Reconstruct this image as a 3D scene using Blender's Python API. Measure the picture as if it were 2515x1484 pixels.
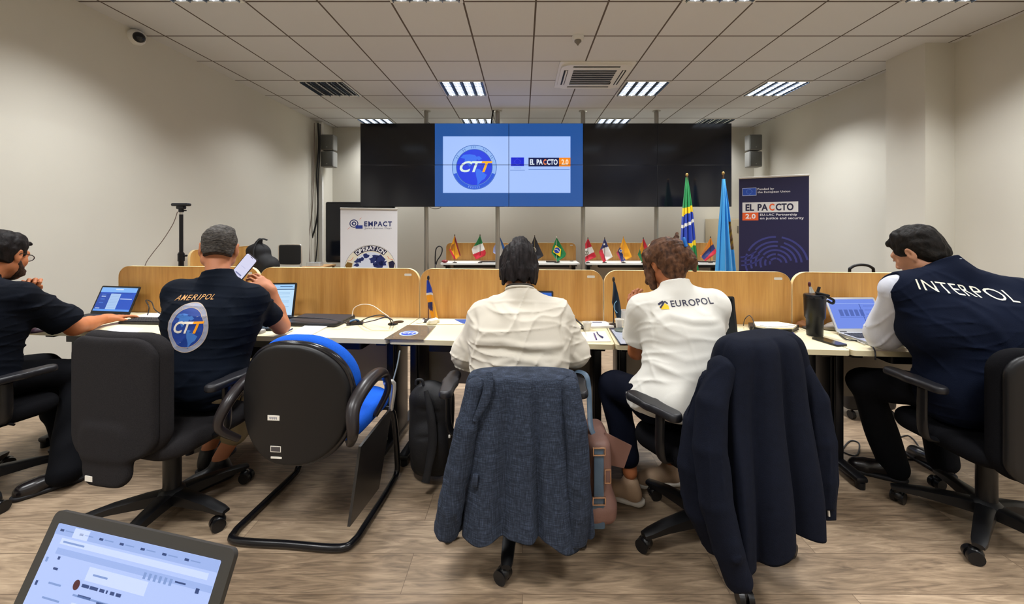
import bpy, bmesh, math, random
import numpy as np
from mathutils import Vector, Matrix, Euler
from mathutils.bvhtree import BVHTree

for o in list(bpy.data.objects):
    bpy.data.objects.remove(o, do_unlink=True)
SC = bpy.context.scene
COL = SC.collection
R = math.radians
random.seed(7)

# ------------------------------------------------------------ camera, world, exposure
CAM_H, FPX, VX, VY = 1.40, 985.0, 1283.0, 553.0
cd = bpy.data.cameras.new('camera')
cd.sensor_fit = 'HORIZONTAL'; cd.sensor_width = 36.0
cd.lens = 36.0 * FPX / 2515.0
cd.shift_x = -(VX - 1257.5) / 2515.0
cd.shift_y = -(742.0 - VY) / 2515.0
cd.clip_start = 0.05
cam = bpy.data.objects.new('camera', cd); COL.objects.link(cam)
cam.location = (0, 0, CAM_H); cam.rotation_euler = (R(90), 0, 0)
SC.camera = cam
W = bpy.data.worlds.new('world'); SC.world = W; W.use_nodes = True
W.node_tree.nodes['Background'].inputs[0].default_value = (0.8, 0.85, 0.9, 1)
W.node_tree.nodes['Background'].inputs[1].default_value = 0.2
SC.view_settings.view_transform = 'Standard'; SC.view_settings.look = 'None'
SC.view_settings.exposure = 0.0; SC.view_settings.gamma = 1.0
SC.view_settings.use_curve_mapping = False
try:
    SC.cycles.max_bounces = 7; SC.cycles.diffuse_bounces = 4; SC.cycles.glossy_bounces = 3
    SC.cycles.transmission_bounces = 4; SC.cycles.transparent_max_bounces = 6
    SC.cycles.caustics_reflective = False; SC.cycles.caustics_refractive = False
    SC.cycles.sample_clamp_indirect = 4.0
except Exception:
    pass
TUBE_W = 23.0            # watts of each lit ceiling light
CEIL_Z = 3.323

def P(px, py, D):        # pixel of the photo + real distance -> place in the room
    return Vector(((px - VX) * D / FPX, D, CAM_H - (py - VY) * D / FPX))
def FP(px, py, z=0.7456): # pixel of the photo + height of the surface it lies on
    D = FPX * (CAM_H - z) / (py - VY)
    return Vector(((px - VX) * D / FPX, D, z))

# ------------------------------------------------------------ materials
def lin(h):
    h = h.lstrip('#')
    c = [int(h[i:i + 2], 16) / 255 for i in (0, 2, 4)]
    return tuple((x / 12.92 if x <= .04045 else ((x + .055) / 1.055) ** 2.4) for x in c) + (1,)
MATS = {}
def mat(key, col='#888888', rough=.6, metal=0., emit=0., noise=None, bump=None, stretch=(1, 1, 1), alpha=1., trans=0., spec=.5, sheen=0., ior=1.45):
    """noise=(scale, amount 0-1, darker colour) mottles the colour; bump=(scale, strength)"""
    if key in MATS: return MATS[key]
    m = bpy.data.materials.new(key); m.use_nodes = True
    nt = m.node_tree; N = nt.nodes; L = nt.links; b = N['Principled BSDF']
    b.inputs['Base Color'].default_value = lin(col); b.inputs['Roughness'].default_value = rough
    b.inputs['Metallic'].default_value = metal; b.inputs['Specular IOR Level'].default_value = spec
    b.inputs['IOR'].default_value = ior
    if trans: b.inputs['Transmission Weight'].default_value = trans
    if sheen:
        b.inputs['Sheen Weight'].default_value = sheen; b.inputs['Sheen Roughness'].default_value = .5
    if alpha < 1: b.inputs['Alpha'].default_value = alpha
    if emit:
        b.inputs['Emission Color'].default_value = lin(col); b.inputs['Emission Strength'].default_value = emit
        b.inputs['Base Color'].default_value = (0.01, 0.01, 0.01, 1)
    if noise or bump:
        tc = N.new('ShaderNodeTexCoord'); mp = N.new('ShaderNodeMapping')
        mp.inputs['Scale'].default_value = stretch
        L.new(tc.outputs['Object'], mp.inputs[0])
    if noise:
        nz = N.new('ShaderNodeTexNoise'); nz.inputs['Scale'].default_value = noise[0]; nz.inputs['Detail'].default_value = 5
        L.new(mp.outputs[0], nz.inputs['Vector'])
        rp = N.new('ShaderNodeValToRGB'); rp.color_ramp.elements[0].position = .5 - noise[1] / 2; rp.color_ramp.elements[1].position = .5 + noise[1] / 2
        rp.color_ramp.elements[0].color = lin(noise[2]); rp.color_ramp.elements[1].color = lin(col)
        L.new(nz.outputs['Fac'], rp.inputs[0]); L.new(rp.outputs[0], b.inputs['Base Color'])
    if bump:
        nb = N.new('ShaderNodeTexNoise'); nb.inputs['Scale'].default_value = bump[0]; nb.inputs['Detail'].default_value = 4
        L.new(mp.outputs[0], nb.inputs['Vector'])
        bp = N.new('ShaderNodeBump'); bp.inputs['Strength'].default_value = bump[1]; bp.inputs['Distance'].default_value = .004
        L.new(nb.outputs['Fac'], bp.inputs['Height']); L.new(bp.outputs[0], b.inputs['Normal'])
    MATS[key] = m
    return m

def floor_material():
    m = bpy.data.materials.new('laminate_planks'); m.use_nodes = True
    nt = m.node_tree; N = nt.nodes; L = nt.links; b = N['Principled BSDF']
    tc = N.new('ShaderNodeTexCoord')
    br = N.new('ShaderNodeTexBrick'); br.offset = .37; br.inputs['Scale'].default_value = 1
    br.inputs['Brick Width'].default_value = 1.25; br.inputs['Row Height'].default_value = .19
    br.inputs['Mortar Size'].default_value = .0012; br.inputs['Bias'].default_value = 0
    br.inputs['Color1'].default_value = (0, 0, 0, 1); br.inputs['Color2'].default_value = (1, 1, 1, 1); br.inputs['Mortar'].default_value = (.3, .3, .3, 1)
    L.new(tc.outputs['Object'], br.inputs['Vector'])
    # grain runs along x, shifted plank by plank
    mul = N.new('ShaderNodeVectorMath'); mul.operation = 'MULTIPLY'; mul.inputs[1].default_value = (7, 3, 11)
    L.new(br.outputs['Color'], mul.inputs[0])
    add = N.new('ShaderNodeVectorMath'); add.operation = 'ADD'
    L.new(tc.outputs['Object'], add.inputs[0]); L.new(mul.outputs[0], add.inputs[1])
    def grain(sc, scale, det, dist):
        mp = N.new('ShaderNodeMapping'); mp.inputs['Scale'].default_value = sc
        L.new(add.outputs[0], mp.inputs[0])
        nz = N.new('ShaderNodeTexNoise'); nz.inputs['Scale'].default_value = scale; nz.inputs['Detail'].default_value = det; nz.inputs['Distortion'].default_value = dist
        L.new(mp.outputs[0], nz.inputs['Vector']); return nz.outputs['Fac']
    g1 = grain((1.6, 11, 1), 2.2, 8, 2.2); g2 = grain((5, 90, 1), 3, 4, .6); g3 = grain((1.0, 2.2, 1), 1.2, 3, .8)
    rp = N.new('ShaderNodeValToRGB'); e = rp.color_ramp.elements
    e[0].position = .30; e[0].color = lin('#6a5a49'); e[1].position = .72; e[1].color = lin('#9b876f')
    k = e.new(.5); k.color = lin('#84715c')
    L.new(g1, rp.inputs[0])
    mx = N.new('ShaderNodeMix'); mx.data_type = 'RGBA'; mx.blend_type = 'OVERLAY'; mx.inputs[0].default_value = .38
    L.new(rp.outputs[0], mx.inputs[6]); L.new(g2, mx.inputs[7])
    mx2 = N.new('ShaderNodeMix'); mx2.data_type = 'RGBA'; mx2.blend_type = 'OVERLAY'; mx2.inputs[0].default_value = .35
    L.new(mx.outputs[2], mx2.inputs[6]); L.new(g3, mx2.inputs[7])
    mx3 = N.new('ShaderNodeMix'); mx3.data_type = 'RGBA'; mx3.blend_type = 'SOFT_LIGHT'; mx3.inputs[0].default_value = .35
    L.new(mx2.outputs[2], mx3.inputs[6]); L.new(br.outputs['Color'], mx3.inputs[7])
    mx4 = N.new('ShaderNodeMix'); mx4.data_type = 'RGBA'; L.new(br.outputs['Fac'], mx4.inputs[0])
    L.new(mx3.outputs[2], mx4.inputs[6]); mx4.inputs[7].default_value = lin('#5b4a3a')
    L.new(mx4.outputs[2], b.inputs['Base Color'])
    b.inputs['Roughness'].default_value = .42; b.inputs['Specular IOR Level'].default_value = .4
    bp = N.new('ShaderNodeBump'); bp.inputs['Strength'].default_value = .12; bp.inputs['Distance'].default_value = .002
    L.new(g2, bp.inputs['Height']); L.new(bp.outputs[0], b.inputs['Normal'])
    return m

def wood_material(key, light, dark, axis='z'):
    if key in MATS: return MATS[key]
    m = bpy.data.materials.new(key); m.use_nodes = True
    nt = m.node_tree; N = nt.nodes; L = nt.links; b = N['Principled BSDF']
    tc = N.new('ShaderNodeTexCoord')
    oi = N.new('ShaderNodeObjectInfo')
    ad = N.new('ShaderNodeVectorMath'); ad.operation = 'ADD'
    L.new(tc.outputs['Object'], ad.inputs[0])
    ml = N.new('ShaderNodeMath'); ml.operation = 'MULTIPLY'; ml.inputs[1].default_value = 9.0
    L.new(oi.outputs['Random'], ml.inputs[0]); L.new(ml.outputs[0], ad.inputs[1])
    def nz(sc, s, d, dist):
        mp = N.new('ShaderNodeMapping'); mp.inputs['Scale'].default_value = sc; L.new(ad.outputs[0], mp.inputs[0])
        t = N.new('ShaderNodeTexNoise'); t.inputs['Scale'].default_value = s; t.inputs['Detail'].default_value = d; t.inputs['Distortion'].default_value = dist
        L.new(mp.outputs[0], t.inputs['Vector']); return t.outputs['Fac']
    sc = (9, 9, .8) if axis == 'z' else (.8, 9, 9)
    sf = (60, 60, 3) if axis == 'z' else (3, 60, 60)
    a = nz(sc, 1.6, 5, .6); c = nz(sf, 2, 3, .2)
    rp = N.new('ShaderNodeValToRGB'); e = rp.color_ramp.elements
    e[0].position = .3; e[0].color = lin(dark); e[1].position = .7; e[1].color = lin(light)
    L.new(a, rp.inputs[0])
    mx = N.new('ShaderNodeMix'); mx.data_type = 'RGBA'; mx.blend_type = 'OVERLAY'; mx.inputs[0].default_value = .22
    L.new(rp.outputs[0], mx.inputs[6]); L.new(c, mx.inputs[7]); L.new(mx.outputs[2], b.inputs['Base Color'])
    b.inputs['Roughness'].default_value = .42
    MATS[key] = m
    return m

def hair_material(key, light, dark, sc=(1, 1, 1), scale=90):
    if key in MATS: return MATS[key]
    m = mat(key, light, .6, noise=(scale, .42, dark), bump=(scale * 1.2, 1.0), stretch=sc, spec=.18)
    return m

def weave_material(key, base, light, dark):
    if key in MATS: return MATS[key]
    m = bpy.data.materials.new(key); m.use_nodes = True
    nt = m.node_tree; N = nt.nodes; L = nt.links; b = N['Principled BSDF']
    tc = N.new('ShaderNodeTexCoord')
    def nz(sc, s):
        mp = N.new('ShaderNodeMapping'); mp.inputs['Scale'].default_value = sc; L.new(tc.outputs['Object'], mp.inputs[0])
        t = N.new('ShaderNodeTexNoise'); t.inputs['Scale'].default_value = s; t.inputs['Detail'].default_value = 3
        L.new(mp.outputs[0], t.inputs['Vector']); return t.outputs['Fac']
    v = nz((9, 9, .5), 38); h = nz((.7, .7, 9), 38)
    ad = N.new('ShaderNodeMath'); ad.operation = 'ADD'; L.new(v, ad.inputs[0]); L.new(h, ad.inputs[1])
    hf = N.new('ShaderNodeMath'); hf.operation = 'MULTIPLY'; hf.inputs[1].default_value = .5; L.new(ad.outputs[0], hf.inputs[0])
    rp = N.new('ShaderNodeValToRGB'); e = rp.color_ramp.elements
    e[0].position = .32; e[0].color = lin(dark); e[1].position = .70; e[1].color = lin(light)
    k = e.new(.5); k.color = lin(base)
    L.new(hf.outputs[0], rp.inputs[0]); L.new(rp.outputs[0], b.inputs['Base Color'])
    b.inputs['Roughness'].default_value = .9; b.inputs['Specular IOR Level'].default_value = .15
    bp = N.new('ShaderNodeBump'); bp.inputs['Strength'].default_value = .4; bp.inputs['Distance'].default_value = .002
    L.new(hf.outputs[0], bp.inputs['Height']); L.new(bp.outputs[0], b.inputs['Normal'])
    MATS[key] = m
    return m

# ------------------------------------------------------------ objects
def link(name, me, parent=None, world=False, loc=None):
    o = bpy.data.objects.new(name, me); COL.objects.link(o)
    if parent is not None:
        o.parent = parent
        if world and parent.parent is None:
            o.matrix_parent_inverse = parent.matrix_basis.inverted()
    if loc is not None: o.location = loc
    return o
def tag(o, label, cat, group=None, kind=None):
    o['label'] = label; o['category'] = cat
    if group: o['group'] = group
    if kind: o['kind'] = kind
    return o
def thing(name, label, cat, loc=(0, 0, 0), rz=0., group=None):
    o = bpy.data.objects.new(name, None); COL.objects.link(o)
    o.empty_display_size = .05
    o.location = loc; o.rotation_euler = (0, 0, rz)
    return tag(o, label, cat, group)
def copy_tree(o, parent=None):
    c = o.copy(); COL.objects.link(c)
    if parent is not None: c.parent = parent
    for ch in [x for x in bpy.data.objects if x.parent is o]:
        copy_tree(ch, c)
    return c
def relabel(o, label, group=None):
    o['label'] = label
    if group: o['group'] = group
    return o

def np_mesh(name, v, quads, mats, smooth=True):
    me = bpy.data.meshes.new(name)
    v = np.asarray(v, np.float32); q = np.asarray(quads, np.int32)
    me.vertices.add(len(v)); me.vertices.foreach_set('co', v.ravel())
    me.loops.add(q.size); me.loops.foreach_set('vertex_index', q.ravel())
    n = q.shape[1]
    me.polygons.add(len(q)); me.polygons.foreach_set('loop_start', np.arange(0, q.size, n, dtype=np.int32))
    me.polygons.foreach_set('use_smooth', np.full(len(q), smooth))
    for m in (mats if isinstance(mats, (list, tuple)) else [mats]): me.materials.append(m)
    me.update(calc_edges=True); me.validate()
    return me

class MB:
    """collects shapes into one mesh"""
    def __init__(s): s.v = []; s.f = []; s.m = []; s.M = Matrix.Identity(4); s.mi = 0
    def add(s, vs, fs, M=None):
        T = s.M @ M if M is not None else s.M
        b = len(s.v)
        s.v += [tuple(T @ Vector(p)) for p in vs]
        for f in fs: s.f.append(tuple(b + i for i in f)); s.m.append(s.mi)
        return s
    def box(s, c, size, rot=None, bev=0., seg=2):
        bm = bmesh.new(); bmesh.ops.create_cube(bm, size=1)
        bmesh.ops.scale(bm, vec=size, verts=bm.verts)
        if bev > 0:
            bmesh.ops.bevel(bm, geom=bm.edges[:], offset=min(bev, min(size) * .49), segments=seg, profile=.5, affect='EDGES')
        M = Matrix.Translation(Vector(c))
        if rot is not None: M = M @ Euler(rot).to_matrix().to_4x4()
        bm.verts.index_update()
        s.add([v.co[:] for v in bm.verts], [[v.index for v in f.verts] for f in bm.faces], M); bm.free()
        return s
    def cyl(s, a, b, r1, r2=None, n=16, caps=True):
        a = Vector(a); b = Vector(b); r2 = r1 if r2 is None else r2
        d = (b - a); q = d.to_track_quat('Z', 'Y').to_matrix()
        vs = []
        for (p, r) in ((a, r1), (b, r2)):
            for i in range(n):
                t = 2 * math.pi * i / n
                vs.append(p + q @ Vector((r * math.cos(t), r * math.sin(t), 0)))
        fs = [(i, (i + 1) % n, n + (i + 1) % n, n + i) for i in range(n)]
        if caps: fs += [tuple(range(n - 1, -1, -1)), tuple(range(n, 2 * n))]
        return s.add(vs, fs)
    def tube(s, path, r, n=10, smooth=0, closed=False, flat=1.):
        pts = [Vector(p) for p in path]
        rr = list(r) if isinstance(r, (list, tuple)) else [r] * len(pts)
        if smooth:
            out = []; ro = []
            m = len(pts)
            rng = m if closed else m - 1
            for i in range(rng):
                if closed: p0, p1, p2, p3 = pts[(i - 1) % m], pts[i], pts[(i + 1) % m], pts[(i + 2) % m]
                else: p0, p1, p2, p3 = pts[max(i - 1, 0)], pts[i], pts[i + 1], pts[min(i + 2, m - 1)]
                for k in range(smooth):
                    t = k / smooth
                    out.append(.5 * ((2 * p1) + (p2 - p0) * t + (2 * p0 - 5 * p1 + 4 * p2 - p3) * t * t + (3 * p1 - p0 - 3 * p2 + p3) * t ** 3))
                    ro.append(rr[i] * (1 - t) + rr[(i + 1) % m] * t)
            if not closed: out.append(pts[-1]); ro.append(rr[-1])
            pts, rr = out, ro
        vs = []; m = len(pts); up = None
        for i, p in enumerate(pts):
            t = (pts[(i + 1) % m] - pts[i - 1]) if closed else (pts[min(i + 1, m - 1)] - pts[max(i - 1, 0)])
            if t.length < 1e-9: t = Vector((0, 0, 1))
            t.normalize()
            if up is None:
                up = Vector((0, 0, 1)) if abs(t.z) < .9 else Vector((0, 1, 0))
            x = up.cross(t)
            if x.length < 1e-4: x = Vector((1, 0, 0)).cross(t)
            x.normalize(); y = t.cross(x).normalized(); up = y
            for k in range(n):
                a = 2 * math.pi * k / n
                vs.append(p + x * (rr[i] * math.cos(a)) + y * (rr[i] * flat * math.sin(a)))
        fs = []
        for i in range(m if closed else m - 1):
            j = (i + 1) % m
            fs += [(i * n + k, i * n + (k + 1) % n, j * n + (k + 1) % n, j * n + k) for k in range(n)]
        if not closed: fs += [tuple(range(n - 1, -1, -1)), tuple(range((m - 1) * n, m * n))]
        return s.add(vs, fs)
    def lathe(s, prof, n=32, M=None):
        vs = []; fs = []; m = len(prof)
        for (r, z) in prof:
            for k in range(n):
                a = 2 * math.pi * k / n; vs.append((r * math.cos(a), r * math.sin(a), z))
        for i in range(m - 1):
            fs += [(i * n + k, i * n + (k + 1) % n, (i + 1) * n + (k + 1) % n, (i + 1) * n + k) for k in range(n)]
        fs += [tuple(range(n - 1, -1, -1)), tuple(range((m - 1) * n, m * n))]
        return s.add(vs, fs, M)
    def ell(s, c, r, n=20, M=None):
        vs = []; fs = []; h = n // 2
        for i in range(h + 1):
            t = math.pi * i / h
            for k in range(n):
                a = 2 * math.pi * k / n
                vs.append((c[0] + r[0] * math.sin(t) * math.cos(a), c[1] + r[1] * math.sin(t) * math.sin(a), c[2] + r[2] * math.cos(t)))
        for i in range(h):
            fs += [(i * n + k, (i + 1) * n + k, (i + 1) * n + (k + 1) % n, i * n + (k + 1) % n) for k in range(n)]
        return s.add(vs, fs, M)
    def prism(s, poly, h0, h1, M=None):
        """poly in the local xy plane, extruded along local z"""
        n = len(poly)
        vs = [(x, y, h0) for x, y in poly] + [(x, y, h1) for x, y in poly]
        fs = [tuple(range(n - 1, -1, -1)), tuple(range(n, 2 * n))] + [(i, (i + 1) % n, n + (i + 1) % n, n + i) for i in range(n)]
        return s.add(vs, fs, M)
    def mesh(s, name, mats, ang=38):
        me = bpy.data.meshes.new(name)
        me.from_pydata(s.v, [], s.f)
        for m in (mats if isinstance(mats, (list, tuple)) else [mats]): me.materials.append(m)
        if len(me.materials) > 1:
            me.polygons.foreach_set('material_index', s.m)
        bm = bmesh.new(); bm.from_mesh(me); bmesh.ops.remove_doubles(bm, verts=bm.verts, dist=1e-6)
        bmesh.ops.recalc_face_normals(bm, faces=bm.faces); bm.to_mesh(me); bm.free()
        me.polygons.foreach_set('use_smooth', [True] * len(me.polygons))
        me.set_sharp_from_angle(angle=R(ang)); me.update()
        return me
    def build(s, name, mats, parent=None, world=False, ang=38):
        return link(name, s.mesh(name, mats, ang), parent, world)

def rrect(w, h, r, n=6, cx=0, cy=0, corners=(1, 1, 1, 1)):
    """rounded rectangle; corners order: br, tr, tl, bl"""
    out = []
    for i, (sx, sy, a0) in enumerate(((1, -1, -90), (1, 1, 0), (-1, 1, 90), (-1, -1, 180))):
        if not corners[i]: out.append((cx + sx * w / 2, cy + sy * h / 2)); continue
        ox, oy = cx + sx * (w / 2 - r), cy + sy * (h / 2 - r)
        for k in range(n + 1):
            a = R(a0 + 90 * k / n); out.append((ox + r * math.cos(a), oy + r * math.sin(a)))
    return out
def XZ(o=(0, 0, 0)):   # local xy -> world xz, extrusion along +y
    return Matrix.Translation(o) @ Matrix(((1, 0, 0, 0), (0, 0, 1, 0), (0, 1, 0, 0), (0, 0, 0, 1)))

# ------------------------------------------------------------ prints (lettering and graphics lying on a surface)
_FONT = {}
def text_tris(s, size, shear=0., bold=0., space=1., align='CENTER', xs=1.):
    key = (s, size, shear, bold, space, align, xs)
    if key in _FONT: return _FONT[key]
    c = bpy.data.curves.new('t', 'FONT'); c.body = s; c.size = size; c.shear = shear; c.offset = bold * size; c.space_character = space
    c.align_x = align; c.align_y = 'CENTER'; c.resolution_u = 3; c.fill_mode = 'BOTH'
    o = bpy.data.objects.new('t', c); COL.objects.link(o)
    me = bpy.data.meshes.new_from_object(o.evaluated_get(bpy.context.evaluated_depsgraph_get()))
    bm = bmesh.new(); bm.from_mesh(me); bmesh.ops.triangulate(bm, faces=bm.faces)
    tris = [[(v.co.x * xs, v.co.y) for v in f.verts] for f in bm.faces]
    bm.free(); bpy.data.objects.remove(o); bpy.data.meshes.remove(me); bpy.data.curves.remove(c)
    _FONT[key] = tris
    return tris
def poly_tris(poly):
    from mathutils.geometry import tessellate_polygon
    idx = tessellate_polygon([[Vector((x, y, 0)) for x, y in poly]])
    return [[poly[i] for i in t] for t in idx]
def circ(cx, cy, r, n=40, a0=0, a1=360, ry=None):
    ry = r if ry is None else ry
    return [(cx + r * math.cos(R(a0 + (a1 - a0) * i / n)), cy + ry * math.sin(R(a0 + (a1 - a0) * i / n))) for i in range(n if a1 - a0 == 360 else n + 1)]
def clip_rect(tri, x0, x1, y0, y1):
    p = list(tri)
    for ax, lim, sg in ((0, x0, 1), (0, x1, -1), (1, y0, 1), (1, y1, -1)):
        out = []
        for i in range(len(p)):
            a, b = p[i], p[(i + 1) % len(p)]
            da, db = (a[ax] - lim) * sg, (b[ax] - lim) * sg
            if da >= 0: out.append(a)
            if (da >= 0) != (db >= 0):
                t = da / (da - db); out.append((a[0] + t * (b[0] - a[0]), a[1] + t * (b[1] - a[1])))
        p = out
        if len(p) < 3: return []
    return [[p[0], p[i], p[i + 1]] for i in range(1, len(p) - 1)]
class Print:
    def __init__(s): s.t = []; s.mats = []; s.layer = 1
    def _m(s, m):
        if m not in s.mats: s.mats.append(m)
        return s.mats.index(m)
    def tris(s, tr, m, dx=0, dy=0, layer=None):
        k = s._m(m); l = s.layer if layer is None else layer
        for t in tr: s.t.append(([(x + dx, y + dy) for x, y in t], k, l))
        return s
    def poly(s, poly, m, layer=None): return s.tris(poly_tris(poly), m, layer=layer)
    def rect(s, x0, y0, x1, y1, m, layer=None): return s.poly([(x0, y0), (x1, y0), (x1, y1), (x0, y1)], m, layer)
    def disc(s, cx, cy, r, m, layer=None, n=48): return s.poly(circ(cx, cy, r, n), m, layer)
    def ring(s, cx, cy, r0, r1, m, layer=None, n=48, a0=0, a1=360):
        a = circ(cx, cy, r0, n, a0, a1); b = circ(cx, cy, r1, n, a0, a1)
        if a1 - a0 == 360: a.append(a[0]); b.append(b[0])
        for i in range(len(a) - 1):
            s.tris([[a[i], a[i + 1], b[i + 1]], [a[i], b[i + 1], b[i]]], m, layer=layer)
        return s
    def text(s, x, y, st, size, m, layer=None, **k): return s.tris(text_tris(st, size, **k), m, x, y, layer)
    def fit(s, x0, y0, x1, y1, st, m, layer=None, **k):
        """lettering stretched to a box"""
        tr = text_tris(st, 1., **k); xs = [q[0] for t in tr for q in t]; ys = [q[1] for t in tr for q in t]
        ax, bx, ay, by = min(xs), max(xs), min(ys), max(ys)
        return s.tris([[(x0 + (p - ax) * (x1 - x0) / (bx - ax), y0 + (q - ay) * (y1 - y0) / (by - ay)) for p, q in t] for t in tr], m, layer=layer)
    def arc_text(s, cx, cy, r, st, size, m, a0, a1, layer=None, flip=False, **k):
        n = len(st)
        for i, ch in enumerate(st):
            if ch == ' ': continue
            a = R(a0 + (a1 - a0) * (i + .5) / n); ro = a - math.pi / 2 if not flip else a + math.pi / 2
            c, si = math.cos(ro), math.sin(ro)
            tr = [[(cx + r * math.cos(a) + x * c - y * si, cy + r * math.sin(a) + x * si + y * c) for x, y in t] for t in text_tris(ch, size, **k)]
            s.tris(tr, m, layer=layer)
        return s
    def stroke(s, pts, w, m, layer=None):
        for a, b in zip(pts[:-1], pts[1:]):
            dx, dy = b[0] - a[0], b[1] - a[1]; l = math.hypot(dx, dy) or 1; nx, ny = -dy / l * w / 2, dx / l * w / 2
            s.tris([[(a[0] + nx, a[1] + ny), (a[0] - nx, a[1] - ny), (b[0] - nx, b[1] - ny)], [(a[0] + nx, a[1] + ny), (b[0] - nx, b[1] - ny), (b[0] + nx, b[1] + ny)]], m, layer=layer)
        return s
    def clipped(s, x0, x1, y0, y1):
        q = Print(); q.mats = list(s.mats)
        for t, k, l in s.t:
            for c in clip_rect(t, x0, x1, y0, y1): q.t.append((c, k, l))
        return q
    def build(s, name, fn, parent, world=False, cut=None):
        """fn(x, y, layer) -> 3D place; cut = longest edge before the shape is bent onto its surface"""
        bm = bmesh.new(); lay = bm.verts.layers.int.new('l')
        for t, k, l in s.t:
            ar = abs((t[1][0] - t[0][0]) * (t[2][1] - t[0][1]) - (t[2][0] - t[0][0]) * (t[1][1] - t[0][1]))
            if ar < 1e-10: continue
            vs = [bm.verts.new((x, y, l * 1e-3)) for x, y in t]
            for v in vs: v[lay] = l
            bm.faces.new(vs).material_index = k
        bmesh.ops.remove_doubles(bm, verts=bm.verts, dist=1e-6)
        if cut:
            for _ in range(4):
                e = [e for e in bm.edges if e.calc_length() > cut]
                if not e: break
                bmesh.ops.subdivide_edges(bm, edges=e, cuts=1)
                bmesh.ops.triangulate(bm, faces=bm.faces)
        for v in bm.verts: v.co = fn(v.co.x, v.co.y, v[lay])
        me = bpy.data.meshes.new(name); bm.to_mesh(me); bm.free()
        for m in s.mats: me.materials.append(m)
        me.polygons.foreach_set('use_smooth', [True] * len(me.polygons))
        return link(name, me, parent, world)
def flat_map(o, ux, uy, n, eps=.0006):
    o, ux, uy, n = Vector(o), Vector(ux), Vector(uy), Vector(n)
    return lambda x, y, l: o + ux * x + uy * y + n * (eps * l)
def drape_map(obj_mesh, o, ux, uy, d, eps=.0012, back=.4):
    """lays a print on a mesh by dropping it along d"""
    me = obj_mesh
    vs = [v.co.copy() for v in me.vertices]; fs = [tuple(p.vertices) for p in me.polygons]
    bvh = BVHTree.FromPolygons(vs, fs)
    o, ux, uy, d = Vector(o), Vector(ux), Vector(uy), Vector(d).normalized()
    def fn(x, y, l):
        p = o + ux * x + uy * y - d * back
        h, nn, i, dist = bvh.ray_cast(p, d)
        if h is None:
            h = bvh.find_nearest(p + d * back)[0]
        return h - d * (eps * l + .0012)
    return fn

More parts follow.
